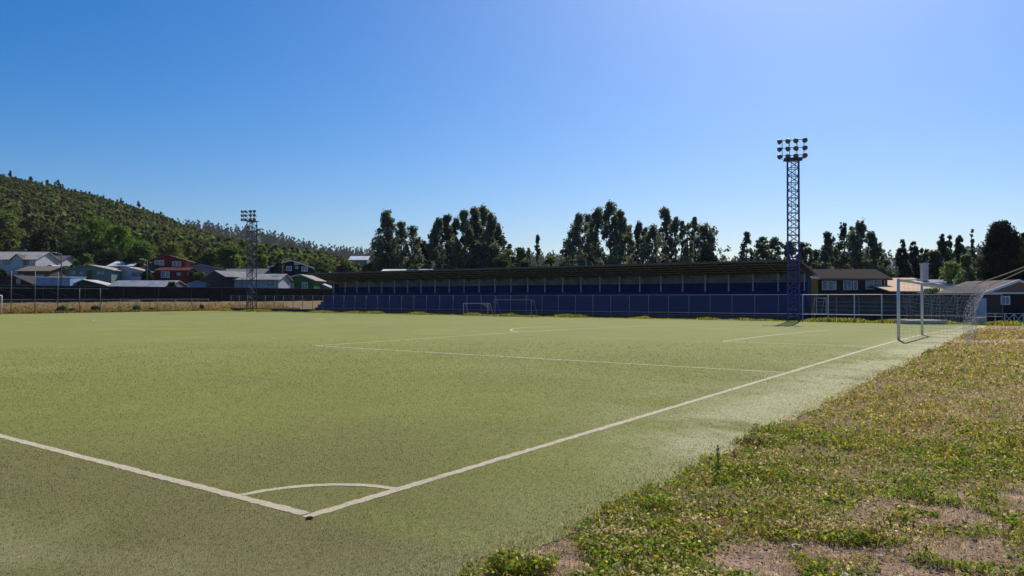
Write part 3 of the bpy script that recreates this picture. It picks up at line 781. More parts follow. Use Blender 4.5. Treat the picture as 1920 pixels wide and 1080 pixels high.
def small_goal(s, t, w, h, dep, col, label, yaw=None, cat="goal", brace=True, ragged=False, zb=-0.55, r=0.04):
    X, Y = fxy(s, t)
    root = empty("training_goal", (X, Y, zb), math.atan2(-TY, -TX) if yaw is None else yaw); tag(root, label, cat, "small training goals round the pitch")
    for x in (0, w):
        MB().tube([(x, 0, 0), (x, 0, h)], r, 8).build("post", col, root, True)
        MB().tube([(x, 0, h - 0.02), (x, dep * 0.35, h - 0.02), (x, dep, 0.03)], r * 0.75, 8).build("stay", col, root, True)
        MB().tube([(x, 0, 0.03), (x, dep, 0.03)], r * 0.75, 8).build("ground_bar", col, root, True)
    MB().tube([(0, 0, h), (w, 0, h)], r, 8).build("crossbar", col, root, True)
    MB().tube([(0, dep, 0.03), (w, dep, 0.03)], r * 0.75, 8).build("back_bar", col, root, True)
    if ragged:
        rng = np.random.default_rng(9); mb = MB()
        net_panel(mb, lambda u, v: Vector((w * (0.72 + 0.28 * u) , 0.05 + dep * 0.4 * v, h - 0.02 - (0.9 * u + 0.1) * v * 0.95)), 8, 8, 0.007, rng=rng)
        mb.build("net", paint("net_rag", (0.42, 0.43, 0.46), 0.8, 0.1, 6), root)
GM = paint("goal_grey", (0.36, 0.37, 0.40), 0.6, 0.2, 4); GD = paint("goal_dark", (0.15, 0.16, 0.19), 0.6, 0.2, 4)
small_goal(67.6, t_at(869, 67.6), 3.75, 1.55, 1.2, GM, "small grey training goal with a rag of net on its corner, before the grandstand", ragged=True)
small_goal(66.0, t_at(927, 66.0), 5.2, 2.0, 1.3, GD, "wider thin grey training goal without a net, before the grandstand")
small_goal(72.6, t_at(1531, 72.6), 0.95, 1.55, 1.0, M_WHITE, "small white goal frame standing behind the white fence rails", yaw=0.05, zb=0.12, r=0.024)
X_, Y_ = fxy(56, 108.9)
small_goal(54.2, 109.2, 2.9, 1.75, 0.9, GD, "small dark training goal against the dry grass bank", yaw=math.atan2(GY, GX))

# ------------------------------------------------------------------ houses
def window(parent, x0, x1, z0, z1, y, mull=2, frame=M_FRAME, pane=M_GLASS, fw=0.09):
    mb = MB(); p = 0.06
    mb.box(x0, y - p, z0, x1, y - 0.003, z0 + fw); mb.box(x0, y - p, z1 - fw, x1, y - 0.003, z1)
    mb.box(x0, y - p, z0 + fw + .001, x0 + fw, y - 0.003, z1 - fw - .001); mb.box(x1 - fw, y - p, z0 + fw + .001, x1, y - 0.003, z1 - fw - .001)
    for k in range(1, mull):
        xm = x0 + (x1 - x0) * k / mull; mb.box(xm - fw * .4, y - p * 0.8, z0 + fw + .001, xm + fw * .4, y - 0.004, z1 - fw - .001)
    f = mb.build("window", frame, parent)
    MB().box(x0 + fw, y - 0.03, z0 + fw, x1 - fw, y - 0.002, z1 - fw).build("pane", pane, f)
def house(name, label, pl, pr, py_base, py_eave, py_ridge, d, dep, kind, wall, roof, wins=(), yaw=0.0, over=0.45, doors=(), chimney=None, cat="house", group=None, base_drop=1.5, ridge_fx=0.5, trim=None):
    """facade from pixel pl to pr at depth d; kind: front (gable to us), side (ridge across), shed (roof rises away)"""
    xl, xr = xpx(pl, d), xpx(pr, d); W = (xr - xl) / max(0.5, math.cos(yaw)); zb = zpy(py_base, d); ze = zpy(py_eave, d) - zb
    root = empty(name, ((xl + xr) / 2, d, zb), yaw); tag(root, label, cat, group)
    a, b = -W / 2, W / 2; bd = -base_drop; th = 0.12
    xr_ = a + W * ridge_fx
    if kind == 'front':
        zr = zpy(py_ridge, d) - zb
        MB().prism([(a, 0, bd), (b, 0, bd), (b, 0, ze), (xr_, 0, zr), (a, 0, ze)], (0, dep, 0)).build("wall", wall, root)
        kl = (zr - ze) / (xr_ - a); kr = (zr - ze) / (b - xr_)
        r = MB()
        r.prism([(a - over, -over, ze - over * kl + .004), (xr_, -over, zr + .004), (xr_, -over, zr + th), (a - over, -over, ze - over * kl + th)], (0, dep + 2 * over, 0))
        r.prism([(b + over, -over, ze - over * kr + .004), (b + over, -over, ze - over * kr + th), (xr_ + .003, -over, zr + th), (xr_ + .003, -over, zr + .004)], (0, dep + 2 * over, 0))
        r.build("roof", roof, root)
        if trim:
            tb = MB()
            tb.prism([(a - over, -over - .04, ze - over * kl - .08), (xr_, -over - .04, zr - .08), (xr_, -over - .04, zr + th + .03), (a - over, -over - .04, ze - over * kl + th + .03)], (0, .036, 0))
            tb.prism([(xr_ + .003, -over - .04, zr - .08), (b + over, -over - .04, ze - over * kr - .08), (b + over, -over - .04, ze - over * kr + th + .03), (xr_ + .003, -over - .04, zr + th + .03)], (0, .036, 0))
            tb.build("barge_board", trim, root)
    elif kind == 'side':
        zr = zpy(py_ridge, d + dep / 2) - zb; k = (zr - ze) / (dep / 2)
        MB().prism([(a, 0, bd), (a, 0, ze), (a, dep / 2, zr), (a, dep, ze), (a, dep, bd)], (W, 0, 0)).build("wall", wall, root)
        r = MB()
        r.prism([(a - over, -over, ze - over * k + .004), (a - over, dep / 2, zr + .004), (a - over, dep / 2, zr + th), (a - over, -over, ze - over * k + th)], (W + 2 * over, 0, 0))
        r.prism([(a - over, dep / 2 + .003, zr + .004), (a - over, dep + over, ze - over * k + .004), (a - over, dep + over, ze - over * k + th), (a - over, dep / 2 + .003, zr + th)], (W + 2 * over, 0, 0))
        r.build("roof", roof, root)
        if trim: MB().box(a - over, -over - .04, ze - over * k - .06, b + over, -over - .003, ze - over * k + th + .02).build("gutter", trim, root)
    else:
        zr = zpy(py_ridge, d + dep) - zb; k = (zr - ze) / dep
        MB().prism([(a, 0, bd), (a, 0, ze), (a, dep, zr), (a, dep, bd)], (W, 0, 0)).build("wall", wall, root)
        MB().prism([(a - over, -over, ze - over * k + .004), (a - over, dep + over, zr + over * k + .004), (a - over, dep + over, zr + over * k + th), (a - over, -over, ze - over * k + th)], (W + 2 * over, 0, 0)).build("roof", roof, root)
        if trim: MB().box(a - over, -over - .04, ze - over * k - .06, b + over, -over - .003, ze - over * k + th + .02).build("gutter", trim, root)
    sc = W / (pr - pl)
    for w in wins:
        x0, x1 = a + (w[0] - pl) * sc, a + (w[1] - pl) * sc; z1, z0 = zpy(w[2], d) - zb, zpy(w[3], d) - zb
        window(root, x0, x1, z0, z1, 0.0, w[4] if len(w) > 4 else 2, w[5] if len(w) > 5 else M_FRAME, w[6] if len(w) > 6 else M_GLASS)
    for w in doors:
        x0, x1 = a + (w[0] - pl) * sc, a + (w[1] - pl) * sc; z1, z0 = zpy(w[2], d) - zb, zpy(w[3], d) - zb
        MB().box(x0, -0.05, z0, x1, -0.002, z1).build("door", w[4], root)
    if chimney:
        x, y, z0, z1, r, m = chimney
        c = MB(); c.box(x - r, y - r, z0, x + r, y + r, z1); c.box(x - r * 1.25, y - r * 1.25, z1 + .002, x + r * 1.25, y + r * 1.25, z1 + .14); c.build("chimney", m, root)
    return root
def wl(n, c, var=0.2): return ribbed("boards_" + n, c, 12, 2, 0.75, var, 0, 0.35)
def rf(n, c): return ribbed("sheet_" + n, c, 9, 0, 0.9, 0.35, 0.0, 0.5)
DKW = paint("dark_window_frame", (0.10, 0.09, 0.09), 0.6, 0.2, 3)
# --- village, from the left edge to the stand
house("house", "long white house with pale grey roof and small gabled dormer, highest at the picture's edge", -40, 66, 503, 486, 473, 172, 9, 'side', wl("white_a", (0.48, 0.50, 0.55)), rf("lightgrey", (0.42, 0.40, 0.37)),
      [(6, 18, 488, 496, 2, DKW), (42, 54, 488, 497, 2, DKW)], yaw=0.0, base_drop=5)

house("house", "white house with a dark grey roof beside the long white house", 64, 111, 502, 490.5, 480, 182, 8, 'side', wl("white_c", (0.52, 0.53, 0.55)), rf("darkgrey", (0.14, 0.14, 0.15)),
      [(92, 101, 492, 497, 2)], base_drop=5)
house("house", "low grey gabled house with a pale sloping roof below the two white houses", 76, 113, 522, 507, 497, 160, 8, 'front', wl("greyblue", (0.17, 0.18, 0.22)), rf("pale_b", (0.45, 0.44, 0.42)), yaw=0.25, base_drop=4)
house("house", "brown house with tan roof and brick red lower wall under the long white house", 33, 92, 530, 508, 500, 152, 8, 'side', wl("brown_a", (0.13, 0.085, 0.065)), rf("tan", (0.22, 0.19, 0.16)),
      [(36, 46, 513, 522, 1, DKW, paint("pale_pane", (0.35, 0.37, 0.42), 0.4, 0.1, 2)), (68, 84, 514, 521, 3, paint("wood_frame", (0.30, 0.17, 0.09), .7, .2, 3))], base_drop=4)
house("house", "low dark gabled house just above the black wall by the picture's edge", -8, 60, 546, 532, 517, 136, 8, 'front', wl("brown_dark", (0.055, 0.045, 0.045)), rf("dark_c", (0.08, 0.07, 0.075)),
      [(30, 39, 522, 533, 1, DKW, paint("pale_pane", (0.35, 0.37, 0.42), 0.4, 0.1, 2))], base_drop=3)
house("shed", "light blue corrugated shed with a slanting top edge above the black wall", 65.5, 131, 545, 521, 520, 134, 5, 'shed', ribbed("blue_sheet", (0.26, 0.36, 0.56), 14, 0, 0.5, 0.2), rf("blue_top", (0.2, 0.26, 0.36)), over=0.08, cat="shed", base_drop=2)
house("house", "pale green house with a low pitched roof, brown door and dark windows", 126, 206, 532, 506, 497, 152, 9, 'front', wl("seafoam", (0.13, 0.22, 0.20)), rf("pale_c", (0.36, 0.34, 0.31)),
      [(131, 144, 506, 516, 2, DKW), (148, 160, 507, 516, 2, DKW), (180, 193, 507, 515, 2, paint("pink_frame", (.30, .22, .22), .7, .2, 3))], doors=[(163, 172, 507, 526, paint("door_brown", (.09, .05, .04), .6, .2, 3))], yaw=0.12, base_drop=3)
house("shed", "dark green gabled shed with a pale roof edge in front of the pale green house", 136, 196, 546, 535, 525, 136, 6, 'front', wl("darkgreen", (0.02, 0.055, 0.045)), rf("pale_d", (0.50, 0.49, 0.46)), yaw=0.15, cat="shed", base_drop=2, ridge_fx=0.35)
house("house", "white and blue house with low gable and blue windows left of the red house", 207, 270, 527, 509, 501, 158, 8, 'front', wl("whiteblue", (0.42, 0.47, 0.58)), rf("cream", (0.40, 0.38, 0.34)),
      [(213, 221, 510, 519, 1, DKW), (222, 229, 510, 519, 1, DKW), (247, 262, 511, 518, 2, DKW)], yaw=0.0, base_drop=4)
house("house", "house with bright white metal roof and orange gable tip behind the white and blue house", 202, 246, 512, 499, 491, 176, 8, 'side', wl("orangey", (0.36, 0.16, 0.07)), rf("white_m", (0.62, 0.62, 0.64)), over=0.3, base_drop=4)
house("shed", "long low shed with grey corrugated roof right behind the black wall", 196, 312, 548, 540, 527, 134, 10, 'side', wl("greyshed", (0.15, 0.15, 0.16)), ribbed("sheet_stripes", (0.30, 0.30, 0.33), 3.0, 0, 0.45, 0.5, 0.2, 1.0), over=0.2, cat="shed", base_drop=2)
M_RED = wl("red", (0.20, 0.036, 0.032))
house("house", "two-storey red house with white windows, tallest of the village houses", 288, 342, 520, 487, 479, 166, 8, 'front', M_RED, rf("rust", (0.20, 0.15, 0.13)),
      [(292, 308, 488, 498, 2), (322, 337, 490, 499, 2)], yaw=0.22, over=0.9, base_drop=5)
house("house", "low red annex with lean-to roof in front of the two-storey red house", 292, 352, 532, 507, 502.5, 160.5, 4.5, 'side', wl("red_b", (0.13, 0.026, 0.024)), rf("rust_b", (0.12, 0.055, 0.05)),
      [(302, 318, 509, 521, 2), (331, 339, 510, 517, 1, paint("brown_frame", (.22, .13, .10), .7, .2, 3))], over=0.3, base_drop=4)
house("house", "dark timber house tucked against the red house's shaded side", 272, 290, 530, 500, 494, 164, 7, 'side', wl("slate", (0.07, 0.075, 0.085)), rf("dark_d", (0.09, 0.09, 0.10)), over=0.2, base_drop=4)
house("house", "grey house with a wide pale metal roof right of the red house", 340, 415, 520, 505, 496, 170, 9, 'front', wl("palegrey", (0.24, 0.26, 0.30)), rf("pale_e", (0.50, 0.51, 0.53)), yaw=0.30, over=0.6, base_drop=5)
house("shed", "sky blue gabled shed with pale roof slope above the black wall", 332, 402, 548, 540, 527, 148, 8, 'front', ribbed("sky_sheet", (0.20, 0.33, 0.58), 12, 0, 0.5, 0.2), rf("pale_f", (0.46, 0.44, 0.41)), yaw=0.35, over=0.5, cat="shed", base_drop=2, ridge_fx=0.55)
house("house", "dark gabled house with grey roof behind the sky blue shed", 384, 424, 540, 518, 508, 148, 9, 'front', wl("char", (0.055, 0.055, 0.06)), rf("grey_g", (0.24, 0.24, 0.25)), yaw=-0.30, over=0.4, base_drop=3)
house("house", "narrow orange walled house between the dark gabled house and the white house", 413, 431, 540, 516, 511, 151, 6, 'side', wl("orange", (0.36, 0.15, 0.05)), rf("dark_e", (0.12, 0.11, 0.11)), over=0.2, base_drop=3)
house("house", "long house with dull grey roof behind the white house and distant floodlight", 414, 524, 525, 514, 505, 170, 8, 'side', wl("drab", (0.15, 0.14, 0.13)), rf("grey_h", (0.20, 0.20, 0.21)), over=0.3, base_drop=4)
house("house", "low white weatherboard house with grey roof behind the distant floodlight tower", 424, 522, 548, 524, 514.5, 150, 8, 'side', wl("white_d", (0.40, 0.42, 0.48)), rf("grey_i", (0.30, 0.30, 0.31)),
      [(502, 513, 525, 535, 2, DKW)], over=0.5, base_drop=3, doors=[(452, 457, 522, 545, paint("door_grey", (.25, .27, .32), .6, .2, 3))])
house("house", "black two-storey house with white windows and a bright metal roof", 510, 581, 530, 501, 488.5, 168, 10, 'front', wl("black", (0.022, 0.022, 0.030)), rf("silver", (0.58, 0.60, 0.64)),
      [(537, 547, 499, 508, 2), (564, 575, 500, 509, 2), (553, 558, 499, 504, 1), (551, 561, 491, 496, 3)], yaw=0.25, over=0.7, trim=M_FRAME, base_drop=5)
house("house", "bright green house with white windows beside the grandstand's far end", 522, 588, 549, 525, 515, 161, 9, 'front', wl("green", (0.032, 0.14, 0.045)), rf("pink", (0.40, 0.33, 0.30)),
      [(539, 551, 531, 540, 1), (566, 577, 529, 541, 2)], over=0.5, trim=paint("trim_pale", (0.5, .48, .46), .6, .2, 3), base_drop=3, ridge_fx=0.62)
house("shed", "grey lean-to with a white sloping edge between green house and grandstand", 586, 622, 549, 541, 527, 167, 5, 'front', wl("greyslat", (0.22, 0.23, 0.25)), rf("grey_k", (0.4, 0.4, 0.42)), over=0.2, cat="shed", base_drop=2, ridge_fx=0.02)
house("house", "dark red brick house corner showing over the grandstand roof's far end", 630, 643, 515, 499, 497, 190, 4, 'shed', paint("brick_red", (0.11, 0.035, 0.03), 0.8, 0.3, 2), rf("red_r", (0.16, 0.05, 0.045)), over=0.25, base_drop=8)
house("house", "grey roofed house low behind the grandstand roof's far end", 592, 640, 520, 516, 510.5, 185, 8, 'side', wl("grey_l", (0.2, 0.2, 0.2)), rf("grey_m", (0.34, 0.33, 0.34)), over=0.3, base_drop=8)
house("house", "small distant house with white roof on the wooded slope", 655, 688, 492, 487, 480.5, 420, 12, 'side', wl("far_a", (0.25, 0.25, 0.28)), rf("far_white", (0.7, 0.7, 0.74)), over=0.6, base_drop=25)
house("house", "house with long bright white roof just above the grandstand roof", 716, 806, 516, 511.5, 506, 125, 6, 'side', wl("white_e", (0.4, 0.4, 0.42)), rf("white_n", (0.70, 0.70, 0.70)), over=0.3, base_drop=8)
# --- right of the stand
M_BROWN = wl("brown", (0.060, 0.040, 0.036))
house("house", "dark brown timber house with white windows behind the fence beside the grandstand", 1536, 1664, 566, 522.5, 506.5, 84, 7, 'side', M_BROWN, rf("darkbrown", (0.030, 0.023, 0.024)),
      [(1541, 1563, 526.5, 543.5, 2), (1581, 1597, 525, 543.5, 2), (1599, 1608, 526, 543.5, 1), (1623, 1653, 524.5, 542.5, 2)], over=0.4, trim=paint("trim_brown", (0.10, .085, .085), .6, .2, 3), base_drop=2,
      doors=[(1564.5, 1568, 526, 543.5, M_FRAME), (1657.5, 1659, 523, 550, M_FRAME)])
house("shed", "small ochre yellow walled shed squeezed between grandstand and brown house", 1514, 1534, 566, 522, 519, 83.5, 4, 'shed', paint("ochre", (0.42, 0.20, 0.025), 0.7, 0.15, 1.5), rf("ochre_roof", (0.4, 0.38, 0.36)), over=0.15, trim=M_FRAME, cat="shed", base_drop=2)
house("house", "house with broad sunlit tan roof and pale chimney behind the goal", 1672, 1800, 566, 547, 523.5, 80, 9.5, 'shed', wl("dark_wall", (0.06, 0.05, 0.05)), ribbed("sheet_sunlit_tan", (0.60, 0.40, 0.25), 5, 0, 0.7, 0.12, 0, 0.3), over=0.3, base_drop=2,
      chimney=(xpx(1733.5, 86) - xpx(1736, 80), 6.0, 2.4, zpy(496, 86) - zpy(566, 80), 0.31, paint("chimney_white", (0.55, 0.58, 0.62), 0.7, 0.15, 2)))
house("shed", "low shed with bright cream roof strip above the dark plank wall", 1758, 1816, 566, 556, 547.5, 76, 5, 'shed', wl("dark_wall", (0.06, 0.05, 0.05)), ribbed("sheet_cream", (0.70, 0.64, 0.55), 6, 0, 0.6, 0.15, 0, 0.3), over=0.15, cat="shed", base_drop=2)
house("house", "house with blue-grey metal roof seen through the goal net", 1812, 1886, 566, 545, 526.5, 78, 9, 'shed', wl("dark_wall", (0.06, 0.05, 0.05)), rf("bluegrey", (0.30, 0.33, 0.42)), over=0.25, base_drop=2)
PINK = wl("pinkish", (0.24, 0.165, 0.15))
r_ = house("house", "dark plank cabin with pinkish gable and white trim at the picture's edge", 1846, 1966, 594, 549, 527, 66, 7, 'front', wl("dark_plank", (0.035, 0.026, 0.028)), rf("cabin_roof", (0.20, 0.16, 0.15)),
           [(1876, 1893, 555, 571.5, 2)], over=0.35, trim=M_FRAME, base_drop=1)
def cabin_gable():
    W = (1966 - 1846) / FPX * 66; zb = zpy(594, 66); ze = zpy(549, 66) - zb; zr = zpy(527, 66) - zb
    MB().prism([(-W / 2 + .15, -0.05, ze + 0.06), (W / 2 - .15, -0.05, ze + 0.06), (0, -0.05, zr - 0.08)], (0, 0.046, 0)).build("gable_panel", PINK, r_)
    MB().box(-W / 2 - 0.3, -0.12, ze - 0.10, W / 2 + 0.3, -0.004, ze + 0.05).build("fascia", M_FRAME, r_)
cabin_gable()
def plank_fence():
    pts = [(1528, 75.5), (1846, 66.5)]
    a = Vector((xpx(pts[0][0], pts[0][1]), pts[0][1], 0)); b = Vector((xpx(pts[1][0], pts[1][1]), pts[1][1], 0)); L = (b - a).length
    root = empty("plank_fence", a, math.atan2(b.y - a.y, b.x - a.x)); tag(root, "dark horizontal plank wall behind the white perimeter posts and the goal", "fence")
    m = ribbed("dark_planks", (0.040, 0.042, 0.052), 5, 2, 0.8, 0.4, 0, 0.6)
    MB().box(0, 0, -0.7, L, 0.08, 1.72).build("panel", m, root)
    lt = paint("weathered_batten", (0.17, 0.18, 0.21), 0.8, 0.35, 1.5)
    for z in (0.45, 0.85, 1.25): MB().box(0.1, -0.035, z, L * 0.62, -0.003, z + 0.07).build("batten", lt, root)
    for k in range(8): MB().box(L * k / 7 - 0.05, -0.09, -0.7, L * k / 7 + 0.05, -0.04, 1.78).build("post", lt, root)
plank_fence()
def pale_shed():
    d = 65.6
    root = empty("shed_door", (xpx(1842, d), d, zpy(594, d)), 0.0); root.name = "storage_cabinet"; tag(root, "narrow pale blue-grey metal cabinet between plank wall and cabin", "cabinet")
    w = 0.36; h = zpy(559, d) - zpy(594, d)
    MB().box(-w, 0, -0.2, w, 0.6, h).build("body", paint("pale_metal", (0.40, 0.44, 0.56), 0.5, 0.15, 2), root)
    MB().box(-w + .05, -0.03, 0.05, w - .05, -0.003, h - .06).build("door", paint("pale_door", (0.45, 0.49, 0.60), 0.5, 0.1, 2), root)
pale_shed()
def porch_rail():
    d = 63.5; root = empty("porch_railing", (xpx(1848, d), d, -0.45), 0.0); tag(root, "low white railing with crossed lattice panels in front of the dark cabin", "railing")
    L = 6.0; m = M_WHITE; top = zpy(587.5, d) + 0.45
    MB().box(0, -0.03, top - 0.05, L, 0.03, top).build("rail", m, root)
    for k in range(8): MB().box(k * L / 7.5 - 0.03, -0.03, -0.2, k * L / 7.5 + 0.03, 0.03, top - 0.052).build("post", m, root)
    for k in range(2, 7):
        x0, x1 = k * L / 7.5 + 0.05, (k + 1) * L / 7.5 - 0.05; x = MB(); x.bar((x0, 0.0, 0.02), (x1, 0.0, top - 0.08), 0.045); x.bar((x0, 0.05, top - 0.08), (x1, 0.05, 0.02), 0.045); x.build("lattice", m, root)
porch_rail()
def slab(px0, px1, py, d, h, dep, label, seed):
    rng = np.random.default_rng(seed); x0, x1 = xpx(px0, d), xpx(px1, d); z = zpy(py, d)
    mb = MB(); n = 6
    top = [(x0 + (x1 - x0) * i / n, d + rng.uniform(-.12, .12), 0) for i in range(n + 1)] + [(x1 - (x1 - x0) * i / n, d + dep + rng.uniform(-.2, .2), 0) for i in range(n + 1)]
    mb.prism([(p[0], p[1], z - 0.25) for p in top], (0, 0, h + 0.25)); o = mb.build("concrete_slab", M_CONC); tag(o, label, "slab"); return o
slab(1703, 1776, 601.5, 62.5, 0.04, 2.2, "broken pale concrete slab lying on the ground behind the goal posts", 2)
slab(1832, 1850, 600, 61, 0.20, 0.7, "small white concrete block before the pale metal cabinet", 3)

# ------------------------------------------------------------------ street lamps and poles
def street_lamp(px, py_top, py_base, d, label, arm=-1, head=True, lum=(0.75, 0.75, 0.75)):
    x = xpx(px, d); zb = zpy(py_base, d); h = zpy(py_top, d) - zb
    root = empty("street_lamp" if head else "utility_pole", (x, d, zb), 0); tag(root, label, "street lamp" if head else "utility pole")
    MB().tube([(0, 0, -1.5), (0, 0, h)], 0.13, 8, 0.09).build("pole", paint("pole_dark", (0.07, 0.07, 0.08), 0.8, 0.3, 3), root, True)
    if head:
        MB().tube([(0, 0, h - 0.25), (arm * 0.5, -0.1, h + 0.05), (arm * 1.0, -0.2, h + 0.1)], 0.045, 6).build("arm", M_GALV, root, True)
        l = MB(); l.prism([(arm * 0.75, -0.32, h + 0.02), (arm * 1.45, -0.34, h + 0.10), (arm * 1.5, -0.34, h + 0.2), (arm * 0.75, -0.32, h + 0.2)], (0, 0.3, 0)); l.build("lamp_head", M_FRAME, root)
    else:
        MB().box(-0.7, -0.06, h - 0.5, 0.7, 0.06, h - 0.38).build("crossarm", paint("pole_dark", (0.07, 0.07, 0.08), 0.8, 0.3, 3), root)
street_lamp(114.5, 475, 545, 130, "dark street lamp pole with white head above the light blue shed")
street_lamp(275.5, 487, 530, 150, "thin street lamp pole beside the red house", arm=-1)
street_lamp(529, 497, 549, 154, "dark utility pole in front of the bright green house", head=False)
def dormer():
    h = next(o for o in COL.objects if o.get("label", "").startswith("long white house with pale"))
    d = 171.2; xl, xr = xpx(22, d), xpx(41, d); x0 = h.location.x; zb = h.location.z; y0 = d - 172.0
    ze, zr = zpy(485, d) - zb, zpy(477, d) - zb; a, b = xl - x0, xr - x0; c = (a + b) / 2
    w = MB().prism([(a, y0, -0.2), (b, y0, -0.2), (b, y0, ze), (c, y0, zr), (a, y0, ze)], (0, 5.2, 0)).build("dormer", wl("white_b", (0.42, 0.45, 0.52)), h)
    k = (zr - ze) / (c - a); r = MB(); o = 0.35; th = 0.12
    r.prism([(a - o, y0 - o, ze - o * k + .004), (c, y0 - o, zr + .004), (c, y0 - o, zr + th), (a - o, y0 - o, ze - o * k + th)], (0, 5.3, 0))
    r.prism([(b + o, y0 - o, ze - o * k + .004), (b + o, y0 - o, ze - o * k + th), (c + .003, y0 - o, zr + th), (c + .003, y0 - o, zr + .004)], (0, 5.3, 0))
    r.build("dormer_roof", rf("dormer", (0.13, 0.12, 0.12)), w)
dormer()

# ------------------------------------------------------------------ individual trees
G_E = "tall eucalyptus trees behind the grandstand"
def T(*a, **k): return plant_tree("eucalyptus_tree" if a[4] == 'euc' else ("conifer_tree" if a[4] in ('cone', 'spire', 'dome') else "broadleaf_tree"), *a, **k)
# group by the stand's far end
T(725, 389, 92, 138, 'cone', "broad dark pyramid-shaped conifer, first tall tree behind the grandstand from the village", nc=260, col=(0.115, 0.135, 0.105), seed=1)
T(752, 418, 34, 142, 'euc', "slender dark tree leaning on the broad pyramid-shaped conifer", nc=60, seed=2)
T(773, 426, 34, 140, 'euc', "loose open-crowned tree two trees right of the broad pyramid conifer", nc=45, seed=3)
T(793, 450, 40, 145, 'broad', "low round dark tree between the pyramid conifer and the tall eucalyptus clump", seed=4, col=(0.04, 0.055, 0.028))
for i, (px, py, w, lb) in enumerate([(822, 409, 30, "slim eucalyptus forming the village-side edge of the dense tall clump"), (838, 403, 30, "second slim eucalyptus from the village side of the dense clump"),
        (854, 409, 28, "lowest notch-topped eucalyptus inside the dense clump"), (871, 395, 34, "eucalyptus with twin tips in the middle of the dense clump"),
        (891, 391, 36, "eucalyptus just left of the dense clump's highest top"), (905, 386, 38, "highest eucalyptus of the dense clump with light showing through"),
        (921, 400, 36, "eucalyptus falling away right of the dense clump's highest top"), (933, 420, 32, "lowest outer eucalyptus at the dense clump's right shoulder")]):
    T(px, py, w, 135 + (i % 3) * 4, 'euc', lb, group=G_E, nc=95, nl=34, seed=10 + i)
T(955, 454, 50, 150, 'cone', "rounded dark conifer right of the dense eucalyptus clump", seed=20, nc=110, col=(0.032, 0.05, 0.026))
T(976, 463, 34, 160, 'broad', "small green tree beside the thin spire-shaped conifer", seed=21)
T(1008, 439, 22, 150, 'spire', "thin spire-shaped conifer standing alone against the far hills", seed=22)
T(991, 462, 22, 420, 'cone', "far bluish conifer showing beside the thin spire-shaped conifer", seed=23)
T(1066, 458, 40, 220, 'broad', "dim grey-blue tree behind the ragged eucalyptus row", seed=24, col=(0.04, 0.05, 0.04))
for i, (px, py, w, lb, dn) in enumerate([
        (1086, 401, 36, "bushy eucalyptus at the village-side end of the ragged row behind the stand", 90), (1104, 402, 30, "second eucalyptus from the village-side end of the ragged row", 70),
        (1121, 389, 36, "broad-shouldered eucalyptus beside the row's highest tree", 85), (1146, 377, 40, "highest eucalyptus of the whole ragged row, pointed top", 100),
        (1164, 394, 32, "eucalyptus stepping down right of the row's highest tree", 70), (1177, 425, 34, "short eucalyptus in the dip after the row's highest tree", 55),
        (1197, 413, 26, "slim eucalyptus with round tuft top after the dip of the row", 45), (1210, 425, 22, "small tufted eucalyptus beside the slim round-tufted one", 32),
        (1226, 423, 38, "wide low eucalyptus in the middle gap of the row", 70), (1248, 389, 36, "tall eucalyptus with ball-like foliage tufts, second summit of the row", 62),
        (1268, 407, 30, "sharp eucalyptus just right of the ball-tufted one", 55), (1279, 412, 22, "thin airy eucalyptus with sky between its leaves", 30),
        (1291, 420, 24, "thin short eucalyptus before the narrow pencil-like one", 30), (1303, 405, 22, "narrow pencil-like eucalyptus near the row's stadium-tower end", 44),
        (1322, 421, 42, "last eucalyptus of the row, spreading low at the gap of sky", 80)]):
    T(px, py, w, 128 + (i * 7 % 4) * 4, 'euc', lb, group=G_E, nc=dn, nl=34, seed=40 + i)
T(1330, 462, 40, 135, 'broad', "low dark bushy tree under the last eucalyptus of the row", seed=60, col=(0.035, 0.05, 0.025))
for i, (px, py, w, k, lb) in enumerate([
        (1401, 432, 66, 'cone', "pointed dark conifer just past the gap of open sky"), (1430, 444, 42, 'broad', "rounded dark tree right of the pointed conifer past the sky gap"),
        (1452, 446, 44, 'broad', "rounded dark tree directly left of the near floodlight tower"), (1480, 452, 40, 'broad', "dark tree hidden behind the near floodlight tower"),
        (1508, 455, 44, 'broad', "dark tree spreading right of the near floodlight tower"), (1529, 468, 34, 'broad', "low dark tree above the ochre yellow shed")]):
    T(px, py, w, 118 + (i % 3) * 5, k, lb, seed=70 + i, col=(0.095, 0.115, 0.085))
T(1552, 435, 26, 112, 'euc', "narrow dark tree rising behind the brown house's left gable", nc=62, seed=80)
T(1583, 419, 34, 118, 'euc', "airy pale tree with thin foliage over the brown house", nc=36, seed=81, col=(0.055, 0.065, 0.04))
T(1598, 423, 20, 116, 'euc', "thin upright tree between the airy pale tree and the full dark one", nc=34, seed=82)
T(1613, 417, 38, 112, 'euc', "full dark tree, tallest above the brown house roof", nc=85, seed=83)
T(1634, 436, 36, 114, 'euc', "dark spreading tree at the right shoulder of the group above the brown house", nc=70, seed=84)
T(1560, 470, 60, 125, 'broad', "low dark thicket tree behind the brown house roof", seed=85, col=(0.03, 0.045, 0.025)); T(1610, 470, 80, 124, 'broad', "broad low tree behind the middle of the brown house", seed=86, col=(0.034, 0.048, 0.028))
T(1660, 487, 40, 128, 'broad', "small green tree below the far hillside houses", seed=87)
